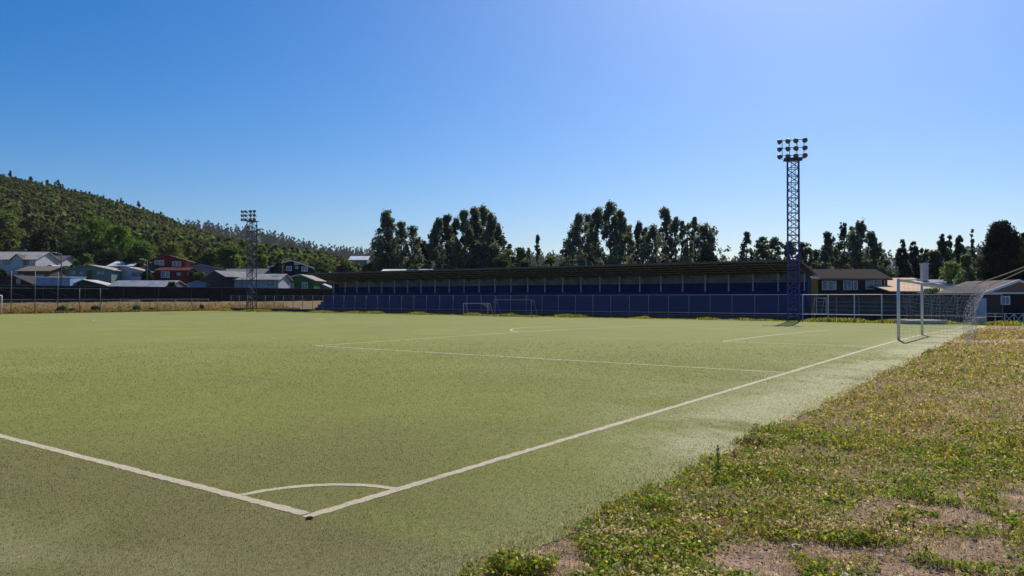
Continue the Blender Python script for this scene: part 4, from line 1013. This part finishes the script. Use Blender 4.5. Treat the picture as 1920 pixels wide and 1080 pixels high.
for i, (px, py, w, k, lb) in enumerate([
        (1693, 446, 50, 'cone', "pointed dark conifer above the sunlit tan roof"), (1714, 451, 56, 'cone', "broad dark conifer beside the pale chimney"), (1733, 458, 48, 'cone', "shorter dark conifer right above the pale chimney"),
        (1752, 470, 48, 'broad', "low dark tree between chimney and three close conifers"), (1769, 434, 54, 'cone', "first and widest of three close dark conifers"), (1782, 439, 40, 'cone', "middle and slimmest of three close dark conifers"),
        (1800, 435, 50, 'cone', "last of three close dark conifers, next to the crooked spire")]):
    T(px, py, w, 104 + (i % 3) * 4, k, lb, seed=90 + i, nc=190 if k == 'cone' else 110, col=(0.075, 0.090, 0.070))
T(1825, 427, 20, 108, 'spire', "crooked thin spire conifer with tufted top before the big dark cypress", seed=98, nc=36)
T(1879, 417, 104, 88, 'dome', "huge nearly black cypress mass towering over the cabin", seed=99, nc=420, nl=50, col=(0.026, 0.031, 0.022))
T(1925, 436, 70, 92, 'dome', "black cypress at the picture's very edge beside the huge one", seed=100, nc=200, col=(0.026, 0.031, 0.022))
T(1812, 466, 50, 84, 'cone', "light green feathery conifer lit by the sun in front of the huge cypress", seed=101, nc=120, nl=34, col=(0.17, 0.21, 0.10), leaf=0.22)
T(1786, 487, 56, 83, 'broad', "light green sprawling shrub over the sunlit tan roof", seed=102, nc=70, col=(0.15, 0.19, 0.085), cat="shrub")
T(1750, 541, 50, 74, 'broad', "round green bush peeping over the dark plank wall inside the goal", seed=103, nc=60, nl=30, col=(0.055, 0.085, 0.025), cat="shrub", leaf=0.12, py_base=575)
# low bright growth behind the stand roof
for i, (px, py, w, lb) in enumerate([(690, 493, 46, "yellow-green bush glowing above the grandstand roof's far end"), (735, 500, 36, "small bush under the broad pyramid-shaped conifer"), (777, 496, 34, "pale green bush above the bright white roof"),
        (800, 497, 34, "green bush before the dense eucalyptus clump's edge"), (940, 480, 60, "wide green tree filling below the rounded conifer"), (985, 490, 40, "leafy bush left of the fan palm"),
        (1055, 493, 40, "leafy bush right of the fan palm"), (1140, 498, 60, "low scrub at the foot of the row's highest tree"), (1230, 494, 60, "low scrub at the foot of the wide low eucalyptus"), (880, 498, 90, "dark scrub filling under the dense eucalyptus clump")]):
    T(px, py, w, 133, 'broad', lb, seed=120 + i, cat="shrub", nc=60, col=(0.10, 0.135, 0.03) if i in (0, 2, 3) else (0.045, 0.062, 0.026))
def palm(px, py, d, label):
    rng = np.random.default_rng(8); x = xpx(px, d); zb = ztp(x, d); h = zpy(py, d) - zb - 1.2
    root = empty("palm_tree", (x, d, zb), 0); tag(root, label, "palm")
    MB().tube([(0, 0, -0.2), (0.05, 0, h * 0.5), (0, 0, h)], 0.28, 8, 0.2).build("trunk", M_BARK, root, True)
    V, F, C = [], [], []; n = 0
    for k in range(34):
        a = rng.uniform(0, 6.28); e = rng.uniform(-0.5, 1.3); L = rng.uniform(1.5, 2.3); prev = None
        for i in range(7):
            q = i / 6; r = L * q * math.cos(e * (1 - 0.5 * q)); z = h + L * q * math.sin(e) - 1.1 * q * q; w = 0.28 * math.sin(math.pi * min(1, q * 0.85 + 0.1))
            V += [(r * math.cos(a) - w * math.sin(a), r * math.sin(a) + w * math.cos(a), z), (r * math.cos(a) + w * math.sin(a), r * math.sin(a) - w * math.cos(a), z)]
            C += [(0.075, 0.10, 0.035)] * 2
            if i: F.append((n - 2, n - 1, n + 1, n))
            n += 2
    link("crown", np_mesh("crown", np.array(V), [np.array(F)], np.array(C)), M_LEAF, root)
palm(1033, 474, 132, "fan palm with arching fronds above the middle of the grandstand roof")
# big broadleaf trees at the foot of the wooded hill
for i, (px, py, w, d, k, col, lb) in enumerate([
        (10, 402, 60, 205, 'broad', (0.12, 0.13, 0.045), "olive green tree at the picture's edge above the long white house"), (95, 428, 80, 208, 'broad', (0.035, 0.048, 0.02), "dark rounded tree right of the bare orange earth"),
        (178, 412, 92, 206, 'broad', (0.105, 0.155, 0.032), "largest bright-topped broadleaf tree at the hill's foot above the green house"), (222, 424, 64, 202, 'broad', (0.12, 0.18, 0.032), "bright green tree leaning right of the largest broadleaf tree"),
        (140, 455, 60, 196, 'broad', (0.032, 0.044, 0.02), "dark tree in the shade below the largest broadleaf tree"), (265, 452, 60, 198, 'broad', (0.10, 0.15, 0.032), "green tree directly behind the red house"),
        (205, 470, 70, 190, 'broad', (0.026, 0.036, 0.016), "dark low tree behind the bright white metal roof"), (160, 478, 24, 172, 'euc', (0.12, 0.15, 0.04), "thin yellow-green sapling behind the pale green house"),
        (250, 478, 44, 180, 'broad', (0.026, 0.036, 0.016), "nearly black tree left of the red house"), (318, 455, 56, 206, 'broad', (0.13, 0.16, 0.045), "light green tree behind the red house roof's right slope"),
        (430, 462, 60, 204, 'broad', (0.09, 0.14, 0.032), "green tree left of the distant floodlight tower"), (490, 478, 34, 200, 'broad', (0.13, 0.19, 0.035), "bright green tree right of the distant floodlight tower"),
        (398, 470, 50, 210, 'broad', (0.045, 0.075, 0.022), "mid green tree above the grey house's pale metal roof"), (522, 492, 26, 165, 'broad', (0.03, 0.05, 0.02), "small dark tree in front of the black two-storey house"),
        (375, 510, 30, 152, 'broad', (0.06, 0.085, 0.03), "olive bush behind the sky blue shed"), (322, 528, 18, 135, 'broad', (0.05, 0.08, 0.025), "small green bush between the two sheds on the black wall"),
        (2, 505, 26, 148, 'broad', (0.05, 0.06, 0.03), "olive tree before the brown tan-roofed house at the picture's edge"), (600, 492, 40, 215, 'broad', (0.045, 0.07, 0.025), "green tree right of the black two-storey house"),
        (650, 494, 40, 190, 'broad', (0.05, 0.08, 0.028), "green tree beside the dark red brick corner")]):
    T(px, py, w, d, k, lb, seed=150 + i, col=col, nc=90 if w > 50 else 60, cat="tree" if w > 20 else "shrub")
for i, (px, py, w, d, lb) in enumerate([(120, 500, 26, 168, "dark shrub between the white grey-roofed house and the pale green house"), (200, 512, 18, 160, "dark shrub between the pale green and the white and blue houses"), (277, 506, 22, 158, "dark shrub below the thin street lamp beside the red house"),
        (356, 508, 22, 162, "dark shrub at the right corner of the red annex"), (408, 502, 34, 178, "dark tree behind the dark gabled house"), (470, 500, 44, 182, "dark leafy tree behind the distant floodlight tower's mast"), (604, 503, 30, 180, "dark bush over the grandstand's far roof corner"), (586, 506, 24, 172, "dark shrub right of the black two-storey house")]):
    T(px, py, w, d, 'broad', lb, seed=230 + i, cat="shrub", nc=60, col=(0.035, 0.05, 0.024))
# bushes on the dry bank and weeds by the fences
for i, (px, py, w, col, lb) in enumerate([(118, 572, 22, (0.07, 0.15, 0.03), "bright green bush on the dry grass bank"), (178, 573, 16, (0.03, 0.04, 0.02), "dark bush on the dry bank right of the bright green one"),
        (135, 578, 16, (0.03, 0.045, 0.02), "dark low bush beside the bright green bush"), (285, 577, 14, (0.025, 0.04, 0.018), "dark bush under the small dark training goal"), (378, 571, 10, (0.025, 0.038, 0.018), "dark upright bush on the bank before the distant tower"),
        (255, 572, 20, (0.06, 0.08, 0.025), "olive bush on the bank left of the small dark goal")]):
    d = d_at_t(px, 112.0)
    T(px, py, w, d, 'broad', lb, seed=200 + i, col=col, cat="bush", nc=30, nl=26, leaf=0.14, py_base=588)

# ------------------------------------------------------------------ far hillside settlement past the brown house
for i, (px0, px1, py0, py1, d, c, lb) in enumerate([(1568, 1592, 477, 471, 900, (0.75, 0.75, 0.78), "white roofed house far up the hill behind the airy pale tree"), (1652, 1672, 491, 486, 860, (0.72, 0.74, 0.82), "distant white-roofed house left of the dark conifers"),
        (1575, 1585, 496, 491, 760, (0.75, 0.74, 0.72), "small distant pale house low behind the brown house roof"), (1598, 1606, 473, 469, 950, (0.6, 0.55, 0.5), "tiny distant house on the far hill crest")]):
    house("house", lb, px0, px1, py0 + 3, py0, py1, d, 14, 'side', wl("far_wall", (0.38, 0.38, 0.42)), rf("far_roof_%d" % i, c), over=0.8, base_drop=40)

# ------------------------------------------------------------------ rough verge: weeds, dry grass, gravel
def sample_verge(rng, n, r0, r1, a0=-4, a1=52):
    n = int(n * 1.2)
    D = np.exp(rng.uniform(math.log(r0), math.log(r1), n)); A = np.radians(rng.uniform(a0, a1, n))
    x, y = D * np.sin(A), D * np.cos(A); s, t = field(x, y)
    ok = (t < turf_edge(s) + 0.05 + 0.10 * (fbm(x, y, 1.5, 50) - 0.4)) | (s > 70.0) | (s < -3.2)
    return x[ok], y[ok], D[ok]
def vz(x, y):
    return zt(x, y) + bumps(x, y)
def blades(rng, x, y, z, h, w, lean, col, tip):
    n = len(x); a = rng.uniform(0, 2 * math.pi, n); b = rng.uniform(0, 2 * math.pi, n)
    dx, dy = np.cos(a) * w / 2, np.sin(a) * w / 2; lx, ly = np.cos(b) * lean * h, np.sin(b) * lean * h
    V = np.empty((n, 5, 3))
    V[:, 0] = np.stack([x - dx, y - dy, z - 0.01], -1); V[:, 1] = np.stack([x + dx, y + dy, z - 0.01], -1)
    mx, my = x + lx * 0.35, y + ly * 0.35
    V[:, 2] = np.stack([mx + dx * .8, my + dy * .8, z + h * 0.6], -1); V[:, 3] = np.stack([mx - dx * .8, my - dy * .8, z + h * 0.6], -1)
    V[:, 4] = np.stack([x + lx, y + ly, z + h * (1 - 0.35 * lean)], -1)
    k = np.arange(n)[:, None] * 5
    C = np.repeat(col[:, None], 5, 1); C[:, 4] = tip
    return V.reshape(-1, 3), k + np.array([[0, 1, 2, 3]]), k + np.array([[3, 2, 4]]), C.reshape(-1, 3)
def merge(parts):
    Vs, Q, Tr, C = [], [], [], []; o = 0
    for (V, q, t, c) in parts:
        Vs.append(V); C.append(c)
        if len(q): Q.append(q + o)
        if len(t): Tr.append(t + o)
        o += len(V)
    return np.concatenate(Vs), [np.concatenate(Q) if Q else np.zeros((0, 4), int), np.concatenate(Tr) if Tr else np.zeros((0, 3), int)], np.concatenate(C)
PAL_G = np.array([(0.15, 0.215, 0.024), (0.22, 0.28, 0.036), (0.085, 0.14, 0.024), (0.29, 0.31, 0.05)])
PAL_D = np.array([(0.42, 0.30, 0.050), (0.50, 0.36, 0.10), (0.30, 0.19, 0.055), (0.46, 0.37, 0.06), (0.32, 0.28, 0.04), (0.24, 0.145, 0.055)])
def build_verge():
    rng = np.random.default_rng(31); parts = []
    x, y, D = sample_verge(rng, 330000, 4.0, 62)
    m = veg_mask(x, y); k = rng.random(len(x)) < m * 0.95 + 0.02; x, y, D = x[k], y[k], D[k]; z = vz(x, y)
    dryness = np.clip(ss(5.5, 12, D) * 0.80 - 0.16 + 1.3 * (fbm(x, y, 0.55, 70) - 0.42) + 1.1 * (fbm(x, y, 2.5, 71) - 0.5) + 0.30, 0.05, 0.96)
    far = np.clip(ss(14, 40, D), 0, 1)
    dr = rng.random(len(x)) < dryness
    col = np.where(dr[:, None], PAL_D[rng.integers(6, size=len(x))], PAL_G[rng.integers(4, size=len(x))]) * rng.uniform(0.7, 1.3, (len(x), 1))
    patch = fbm(x, y, 0.9, 72)
    h = (0.016 + 0.042 * rng.random(len(x)) ** 1.5) * (0.35 + 1.3 * ss(0.35, 0.62, fbm(x, y, 3.2, 74))) * (0.6 + 0.8 * ss(0.3, 0.65, patch)) * (1 + 0.5 * far); w = np.maximum(0.0045, D * 0.00085) * rng.uniform(0.7, 1.5, len(x))
    h = np.maximum(h, D * 0.0009)
    tip = col * np.where(dr[:, None], 1.15, 1.05)
    col = np.where((D > 11)[:, None], col * (1 - 0.35 * far[:, None]) + 0.35 * far[:, None] * np.array([0.36, 0.27, 0.06]), col)
    parts.append(blades(rng, x, y, z, h, w, rng.uniform(0.3, 1.7, len(x)), col, tip))
    # broad little leaves close to the ground
    x, y, D = sample_verge(rng, 360000, 4.0, 30)
    m = veg_mask(x, y) * (1 - 0.9 * ss(6.5, 15, D)) * (0.25 + 0.75 * ss(0.36, 0.52, fbm(x, y, 1.3, 78))); k = rng.random(len(x)) < m; x, y, D = x[k], y[k], D[k]; z = vz(x, y)
    n = len(x); h = 0.006 + 0.10 * rng.random(n) ** 0.7 * (0.15 + 0.85 * ss(0.38, 0.62, fbm(x, y, 3.2, 74))) * (0.5 + 0.5 * ss(0.3, 0.6, fbm(x, y, 0.9, 72)))
    V, F = leaf_quads(rng, np.stack([x, y, z + h], -1), 0.0155, 0.35); V = V.reshape(-1, 4, 3); C = np.stack([x, y, z + h], -1)[:, None]
    V = C + (V - C) * np.maximum(1, D / 8)[:, None, None]
    c = np.where(rng.random((n, 1)) < np.clip(0.10 + 0.9 * (fbm(x, y, 2.2, 77) - 0.4), 0.05, 0.6)[:, None], PAL_D[rng.integers(6, size=n)], PAL_G[rng.integers(4, size=n)]) * rng.uniform(0.7, 1.35, (n, 1)); parts.append((V.reshape(-1, 3), F, np.zeros((0, 3), int), np.repeat(c, 4, 0)))
    # dried clover heads
    x, y, D = sample_verge(rng, 190000, 4.0, 62)
    m = veg_mask(x, y) * (0.25 + 0.75 * ss(0.28, 0.55, fbm(x, y, 0.6, 73))) * (0.35 + 0.65 * ss(0.4, 0.6, fbm(x, y, 2.6, 75))); k = rng.random(len(x)) < m * (0.8 - 0.35 * ss(9, 24, D)); x, y, D = x[k], y[k], D[k]; z = vz(x, y); n = len(x)
    h = 0.02 + 0.03 * rng.random(n) + 0.085 * (0.15 + 0.85 * ss(0.38, 0.62, fbm(x, y, 3.2, 74))); P = np.stack([x, y, z + h], -1)
    for rep in range(2):
        V, F = leaf_quads(rng, P, 0.0125); V = P[:, None] + (V.reshape(-1, 4, 3) - P[:, None]) * np.maximum(1, D / 11)[:, None, None]
        pal = np.array([(0.56, 0.40, 0.28), (0.66, 0.51, 0.36), (0.36, 0.21, 0.13), (0.46, 0.32, 0.18), (0.74, 0.60, 0.45)])
        c = pal[rng.integers(5, size=n)] * rng.uniform(0.75, 1.2, (n, 1)); parts.append((V.reshape(-1, 3), F, np.zeros((0, 3), int), np.repeat(c, 4, 0)))
    # straw litter and stray blades on the bare earth
    x, y, D = sample_verge(rng, 110000, 4.0, 20)
    m = veg_mask(x, y); k = rng.random(len(x)) < (1 - m) * 0.9 * ss(0.2, 0.55, fbm(x, y, 3.0, 76)); x, y, D = x[k], y[k], D[k]; n = len(x)
    col = np.array([(0.34, 0.25, 0.15), (0.42, 0.33, 0.2), (0.22, 0.15, 0.09), (0.14, 0.15, 0.05), (0.30, 0.20, 0.14)])[rng.integers(5, size=n)] * rng.uniform(0.6, 1.2, (n, 1))
    parts.append(blades(rng, x, y, vz(x, y) + 0.003, rng.uniform(0.012, 0.045, n), np.maximum(0.003, D * 0.0006), rng.uniform(0.9, 2.4, n), col, col))
    # yellow flowers along the turf's edge
    spots = [gpt(1100, 965), gpt(1115, 975), gpt(1190, 945), gpt(1185, 950), gpt(1205, 948), gpt(1290, 905), gpt(1130, 985), gpt(1230, 1070), gpt(1300, 900), gpt(1440, 905)]
    fx = np.concatenate([np.full(4, p[0]) + rng.normal(0, 0.03, 4) for p in spots]); fy = np.concatenate([np.full(4, p[1]) + rng.normal(0, 0.05, 4) for p in spots])
    P = np.stack([fx, fy, vz(fx, fy) + rng.uniform(0.06, 0.14, len(fx))], -1)
    for rep in range(3):
        V, F = leaf_quads(rng, P, 0.010); parts.append((V, F, np.zeros((0, 3), int), np.tile(np.array([0.75, 0.52, 0.03]), (len(V), 1))))
    parts.append(blades(rng, fx, fy, vz(fx, fy), P[:, 2] - vz(fx, fy), np.full(len(fx), .004), np.full(len(fx), 0.05), np.tile((0.10, 0.14, 0.03), (len(fx), 1)), np.tile((0.12, 0.15, 0.03), (len(fx), 1))))
    V, F, C = merge(parts)
    tag(link("rough_grass", np_mesh("rough_grass", V, F, C), M_GRASS), "rough verge of weeds, dry clover heads and yellowing grass beside the artificial turf", "grass", kind="stuff")
build_verge()
def build_fence_weeds():
    rng = np.random.default_rng(41); n = 70000
    tt = rng.uniform(-6, 106, n); sdev = 69.6 + rng.normal(0, 0.55, n)
    k = rng.random(n) < 0.25 + 0.75 * ss(0.35, 0.6, fbm(tt, tt * 0 + 2, 0.25, 80)); tt, sdev = tt[k], sdev[k]
    e = rng.random(len(tt)) < 0.0
    x, y = fxy(sdev, tt); D = np.hypot(x, y); z = zt(x, y); n = len(x)
    dr = rng.random(n) < 0.5; col = np.where(dr[:, None], PAL_D[rng.integers(6, size=n)], PAL_G[rng.integers(4, size=n)] * 1.1) * rng.uniform(0.7, 1.3, (n, 1))
    h = rng.uniform(0.08, 0.42, n) * (0.3 + 1.0 * ss(0.3, 0.7, fbm(tt, tt * 0 + 7, 0.4, 81)))
    a = blades(rng, x, y, z, h, np.full(n, 0.07), rng.uniform(0.2, 0.9, n), col, col * 1.15)
    # along the far end fence and on its bank
    n = 26000; s = rng.uniform(-30, 88, n); t = 109.4 + np.abs(rng.normal(0, 2.6, n)); k = t < 117.3; s, t = s[k], t[k]; n = len(s); x, y = fxy(s, t)
    z = -0.52 + 1.45 * ss(111, 117, t) + 0.05
    dr = rng.random(n) < 0.72; col = np.where(dr[:, None], PAL_D[rng.integers(6, size=n)] * (0.75, 0.5, 0.5), PAL_G[rng.integers(4, size=n)]) * rng.uniform(0.6, 1.3, (n, 1))
    b = blades(rng, x, y, z, rng.uniform(0.08, 0.40, n), np.full(n, 0.10), rng.uniform(0.2, 0.9, n), col, col * 1.1)
    V, F, C = merge([a, b])
    tag(link("fence_weeds", np_mesh("fence_weeds", V, F, C), M_GRASS), "strip of dry and green weeds growing along the foot of the perimeter fences", "weeds", kind="stuff")
build_fence_weeds()
def build_turf_fibres():
    rng = np.random.default_rng(51); n = 420000
    D = np.exp(rng.uniform(math.log(4.2), math.log(34), n)); A = np.radians(rng.uniform(-38, 38, n)); x, y = D * np.sin(A), D * np.cos(A); s, t = field(x, y)
    wv = 0.060 + 0.03 * (rng.random(n) - 0.5) + 0.04 * (fbm(x, y, 6.0, 95) - 0.5)
    line = (np.abs(t - 0.06) < wv) & (s > 0) | (np.abs(s - 0.06) < wv) & (t > 0) | (np.abs(np.hypot(s - 0.03, t - 0.03) - 1.02) < 0.048) & (s > 0) & (t > 0)
    a0, b0 = (PW - 40.32) / 2, (PW - 18.32) / 2
    line |= ((np.abs(s - a0) < wv) & (t > 0) & (t < 16.55)) | ((np.abs(t - 16.5) < wv) & (s > a0) & (s < PW - a0)) | ((np.abs(s - b0) < wv) & (t > 0) & (t < 5.55)) | ((np.abs(t - 5.5) < wv) & (s > b0) & (s < PW - b0))
    k = (rng.random(n) < 1 - ss(13, 34, D)) & (t > turf_edge(s) + 0.03) & (s > -3.1) ; x, y, D, s, t, line = x[k], y[k], D[k], s[k], t[k], line[k]; n = len(x)
    z = zf(s, t) + 0.02
    pal = np.array([(0.115, 0.138, 0.014), (0.160, 0.182, 0.024), (0.095, 0.108, 0.012), (0.24, 0.245, 0.055), (0.42, 0.39, 0.15)])
    col = pal[rng.choice(5, n, p=[0.32, 0.3, 0.2, 0.13, 0.05])] * rng.uniform(0.75, 1.25, (n, 1))
    br = (brown_f(s, t) * 0.75)[:, None]; sn = (sand_f(s, t) * 0.9 * (rng.random(n) < 0.8))[:, None]
    tone = col.mean(1)[:, None] / 0.12
    col = col * (1 - br) + br * tone * np.array([0.092, 0.076, 0.026]); col = col * (1 - sn) + sn * np.array([0.60, 0.55, 0.36]) * np.clip(tone, 0.5, 1.5)
    ln = line & (rng.random(n) < 0.86 - 0.35 * ss(0.5, 0.7, fbm(x, y, 2.5, 96))); col[ln] = np.array([0.70, 0.60, 0.44]) * rng.uniform(0.7, 1.15, (int(ln.sum()), 1))
    V, q, tr, C = blades(rng, x, y, z, rng.uniform(0.005, 0.0125, n) * np.maximum(1, D / 12), np.maximum(0.0028, D * 0.00055), rng.uniform(0.5, 1.6, n), col, col * 1.2)
    tag(link("turf_fibres", np_mesh("turf_fibres", V, [q, tr], C), M_TURFB), "short olive green fibres of the artificial pitch near the corner arc", "turf", kind="stuff")
build_turf_fibres()
def build_gravel():
    rng = np.random.default_rng(61)
    x, y, D = sample_verge(rng, 38000, 4.0, 14); m = veg_mask(x, y); k = rng.random(len(x)) < 0.75 * (1 - m) ** 2; x, y, D = x[k], y[k], D[k]; z = vz(x, y); n = len(x)
    r = 0.0035 + 0.012 * rng.random(n) ** 4
    o = np.array([(1, 0, 0), (0, 1, 0), (-1, 0, 0), (0, -1, 0), (0, 0, 0.7), (0, 0, -0.7)], float)
    V = o[None] * r[:, None, None] * rng.uniform(0.6, 1.4, (n, 6, 1)) + np.stack([x, y, z], -1)[:, None]
    f = np.array([(0, 1, 4), (1, 2, 4), (2, 3, 4), (3, 0, 4), (1, 0, 5), (2, 1, 5), (3, 2, 5), (0, 3, 5)])
    F = (np.arange(n)[:, None, None] * 6 + f[None]).reshape(-1, 3)
    c = np.array([(0.32, 0.24, 0.18), (0.24, 0.18, 0.14), (0.46, 0.38, 0.31), (0.15, 0.11, 0.09)])[rng.integers(4, size=n)] * rng.uniform(0.8, 1.2, (n, 1))
    m_, nt, N, L, b = nodes("gravel"); at = N.new("ShaderNodeAttribute"); at.attribute_name = "tint"; L.new(at.outputs["Color"], b.inputs["Base Color"]); b.inputs["Roughness"].default_value = 0.9
    tag(link("gravel", np_mesh("gravel", V.reshape(-1, 3), [F], np.repeat(c, 6, 0)), m_), "loose gravel and grit on the bare earth of the verge", "gravel", kind="stuff")
build_gravel()

def stone(px, py, w, h, label, col, seed):
    import bmesh
    rng = np.random.default_rng(seed); x, d = gpt(px, py); s = w / FPX * d / 2 * 0.85; hh = h / FPX * d * 0.8
    bm = bmesh.new(); bmesh.ops.create_icosphere(bm, subdivisions=2, radius=1.0)
    for v in bm.verts:
        k = 1 + rng.uniform(-0.25, 0.25); v.co = Vector((v.co.x * s * k, v.co.y * s * 0.8 * k, (v.co.z * 0.5 + 0.08) * hh * k))
    me = bpy.data.meshes.new("stone"); bm.to_mesh(me); bm.free()
    o = link("stone", me, paint("stone_%d" % seed, col, 0.85, 0.35, 12)); o.location = (x, d, float(vz(np.array([x]), np.array([d]))[0])); o.rotation_euler = (0, 0, rng.uniform(0, 6)); tag(o, label, "stone")
stone(1491, 1027, 26, 16, "flat grey stone at the weeds' lower edge, largest on the bare earth", (0.36, 0.31, 0.27), 1)
stone(1888, 1048, 15, 11, "small nearly black stone on pinkish earth at the verge's edge", (0.06, 0.05, 0.045), 2)
stone(1824, 1017, 16, 12, "dark round stone at the edge of the green weed tuft", (0.11, 0.10, 0.09), 3)
stone(1690, 1051, 20, 9, "dark flat stone below the dense green weeds", (0.12, 0.105, 0.095), 4)
stone(1808, 982, 15, 8, "brownish dark stone in the middle of the bare patch", (0.08, 0.06, 0.055), 5)
stone(1868, 987, 20, 6, "pale thin stone sliver lying on the bare patch", (0.5, 0.46, 0.42), 6)
stone(1045, 995, 14, 7, "pale little stone on the bare soil by the turf edge", (0.40, 0.37, 0.35), 7)
stone(1648, 1042, 18, 5, "pale flat stone tucked under the dense green weeds", (0.46, 0.44, 0.36), 8)
stone(1585, 1079, 24, 9, "whitish stone cut by the picture's lower edge", (0.5, 0.48, 0.46), 9)
stone(1274, 1072, 22, 16, "pale grey stone half hidden among the clover heads", (0.40, 0.37, 0.35), 10)

def tall_weed(px, py_base, py_top, label, seed, col, spread=0.03, n=70):
    rng = np.random.default_rng(seed); x, d = gpt(px, py_base); h = (py_base - py_top) / FPX * d; z = float(vz(np.array([x]), np.array([d]))[0])
    root = empty("tall_weed", (x, d, z), 0); tag(root, label, "weed")
    m = paint("weed_stem", (0.05, 0.09, 0.025), 0.8, 0.3, 8)
    MB().tube([(0, 0, -0.02), (0.004, 0, h * 0.5), (0.0, 0, h)], 0.005, 6, 0.002).build("stem", m, root, True)
    zz = rng.uniform(0.05, 1, n) ** 0.8 * h; a = rng.uniform(0, 6.28, n); L = spread * (1.15 - zz / h) + 0.012
    V = np.empty((n, 4, 3)); r = np.array([0.0, 0.5, 1.0])
    ca, sa = np.cos(a), np.sin(a); w = 0.004
    V[:, 0] = np.stack([0 * a, 0 * a, zz], -1); V[:, 2] = np.stack([ca * L, sa * L, zz + L * 0.9], -1)
    V[:, 1] = np.stack([ca * L * .5 - sa * w, sa * L * .5 + ca * w, zz + L * 0.55], -1); V[:, 3] = np.stack([ca * L * .5 + sa * w, sa * L * .5 - ca * w, zz + L * 0.55], -1)
    link("leaves", np_mesh("leaves", V.reshape(-1, 3), [np.arange(4 * n).reshape(-1, 4)], np.repeat(np.array(col)[None] * rng.uniform(0.7, 1.3, (n, 1)), 4, 0)), M_GRASS, root)
tall_weed(1345, 896, 835, "single tall green weed standing upright at the turf's edge", 1, (0.06, 0.12, 0.03), 0.045, 110)
tall_weed(1741, 672, 655, "green weed at the turf's edge in front of the goal", 2, (0.09, 0.13, 0.04), 0.22, 80)
tall_weed(1375, 868, 842, "thin brownish weed beside the tall upright one", 3, (0.14, 0.11, 0.05), 0.05, 40)
def socket():
    x, d = gpt(582, 976); root = empty("flag_socket", (x, d, 0.021), 0); tag(root, "small black corner-flag socket sunk at the corner of the white lines", "socket")
    V, F = [], []; n = 20
    for r, z in ((0.030, 0.004), (0.027, 0.012), (0.021, 0.012), (0.019, -0.05)):
        V += [(r * math.cos(6.2832 * i / n), r * math.sin(6.2832 * i / n), z) for i in range(n)]
    for k in range(3): F += [(k * n + i, k * n + (i + 1) % n, (k + 1) * n + (i + 1) % n, (k + 1) * n + i) for i in range(n)]
    F.append(tuple(3 * n + i for i in range(n)))
    MB().add(V, F).build("tube", paint("black_rubber", (0.008, 0.008, 0.009), 0.6, 0.1, 5), root)
socket()
def clump():
    rng = np.random.default_rng(77); x, d = gpt(1412, 832); n = 260
    px = x + rng.normal(0, 0.10, n); py = d + rng.normal(0, 0.08, n); col = np.tile((0.13, 0.07, 0.04), (n, 1)) * rng.uniform(0.5, 1.6, (n, 1))
    V, q, t, C = blades(rng, px - x, py - d, np.zeros(n), rng.uniform(0.03, 0.08, n), np.full(n, 0.009), rng.uniform(0.3, 1.3, n), col, col)
    o = link("dead_grass_tuft", np_mesh("dead_grass_tuft", V, [q, t], C), M_GRASS); o.location = (x, d, 0.02); tag(o, "dead reddish brown grass lying on the turf's edge", "weed", kind="stuff")
clump()

# ------------------------------------------------------------------ haze
def haze():
    m = bpy.data.materials.new("haze_air"); m.use_nodes = True; N = m.node_tree.nodes; L = m.node_tree.links
    for n in list(N):
        if n.type != 'OUTPUT_MATERIAL': N.remove(n)
    v = N.new("ShaderNodeVolumePrincipled"); v.inputs["Color"].default_value = (0.80, 0.88, 1.0, 1); v.inputs["Density"].default_value = HAZE
    v.inputs["Anisotropy"].default_value = 0.2
    L.new(v.outputs[0], N["Material Output"].inputs["Volume"])
    o = MB().box(-2300, -2300, -3.0, 2300, 2300, 240).build("haze", m); tag(o, kind="stuff")
HAZE = 0.00006
if HAZE > 0: haze()
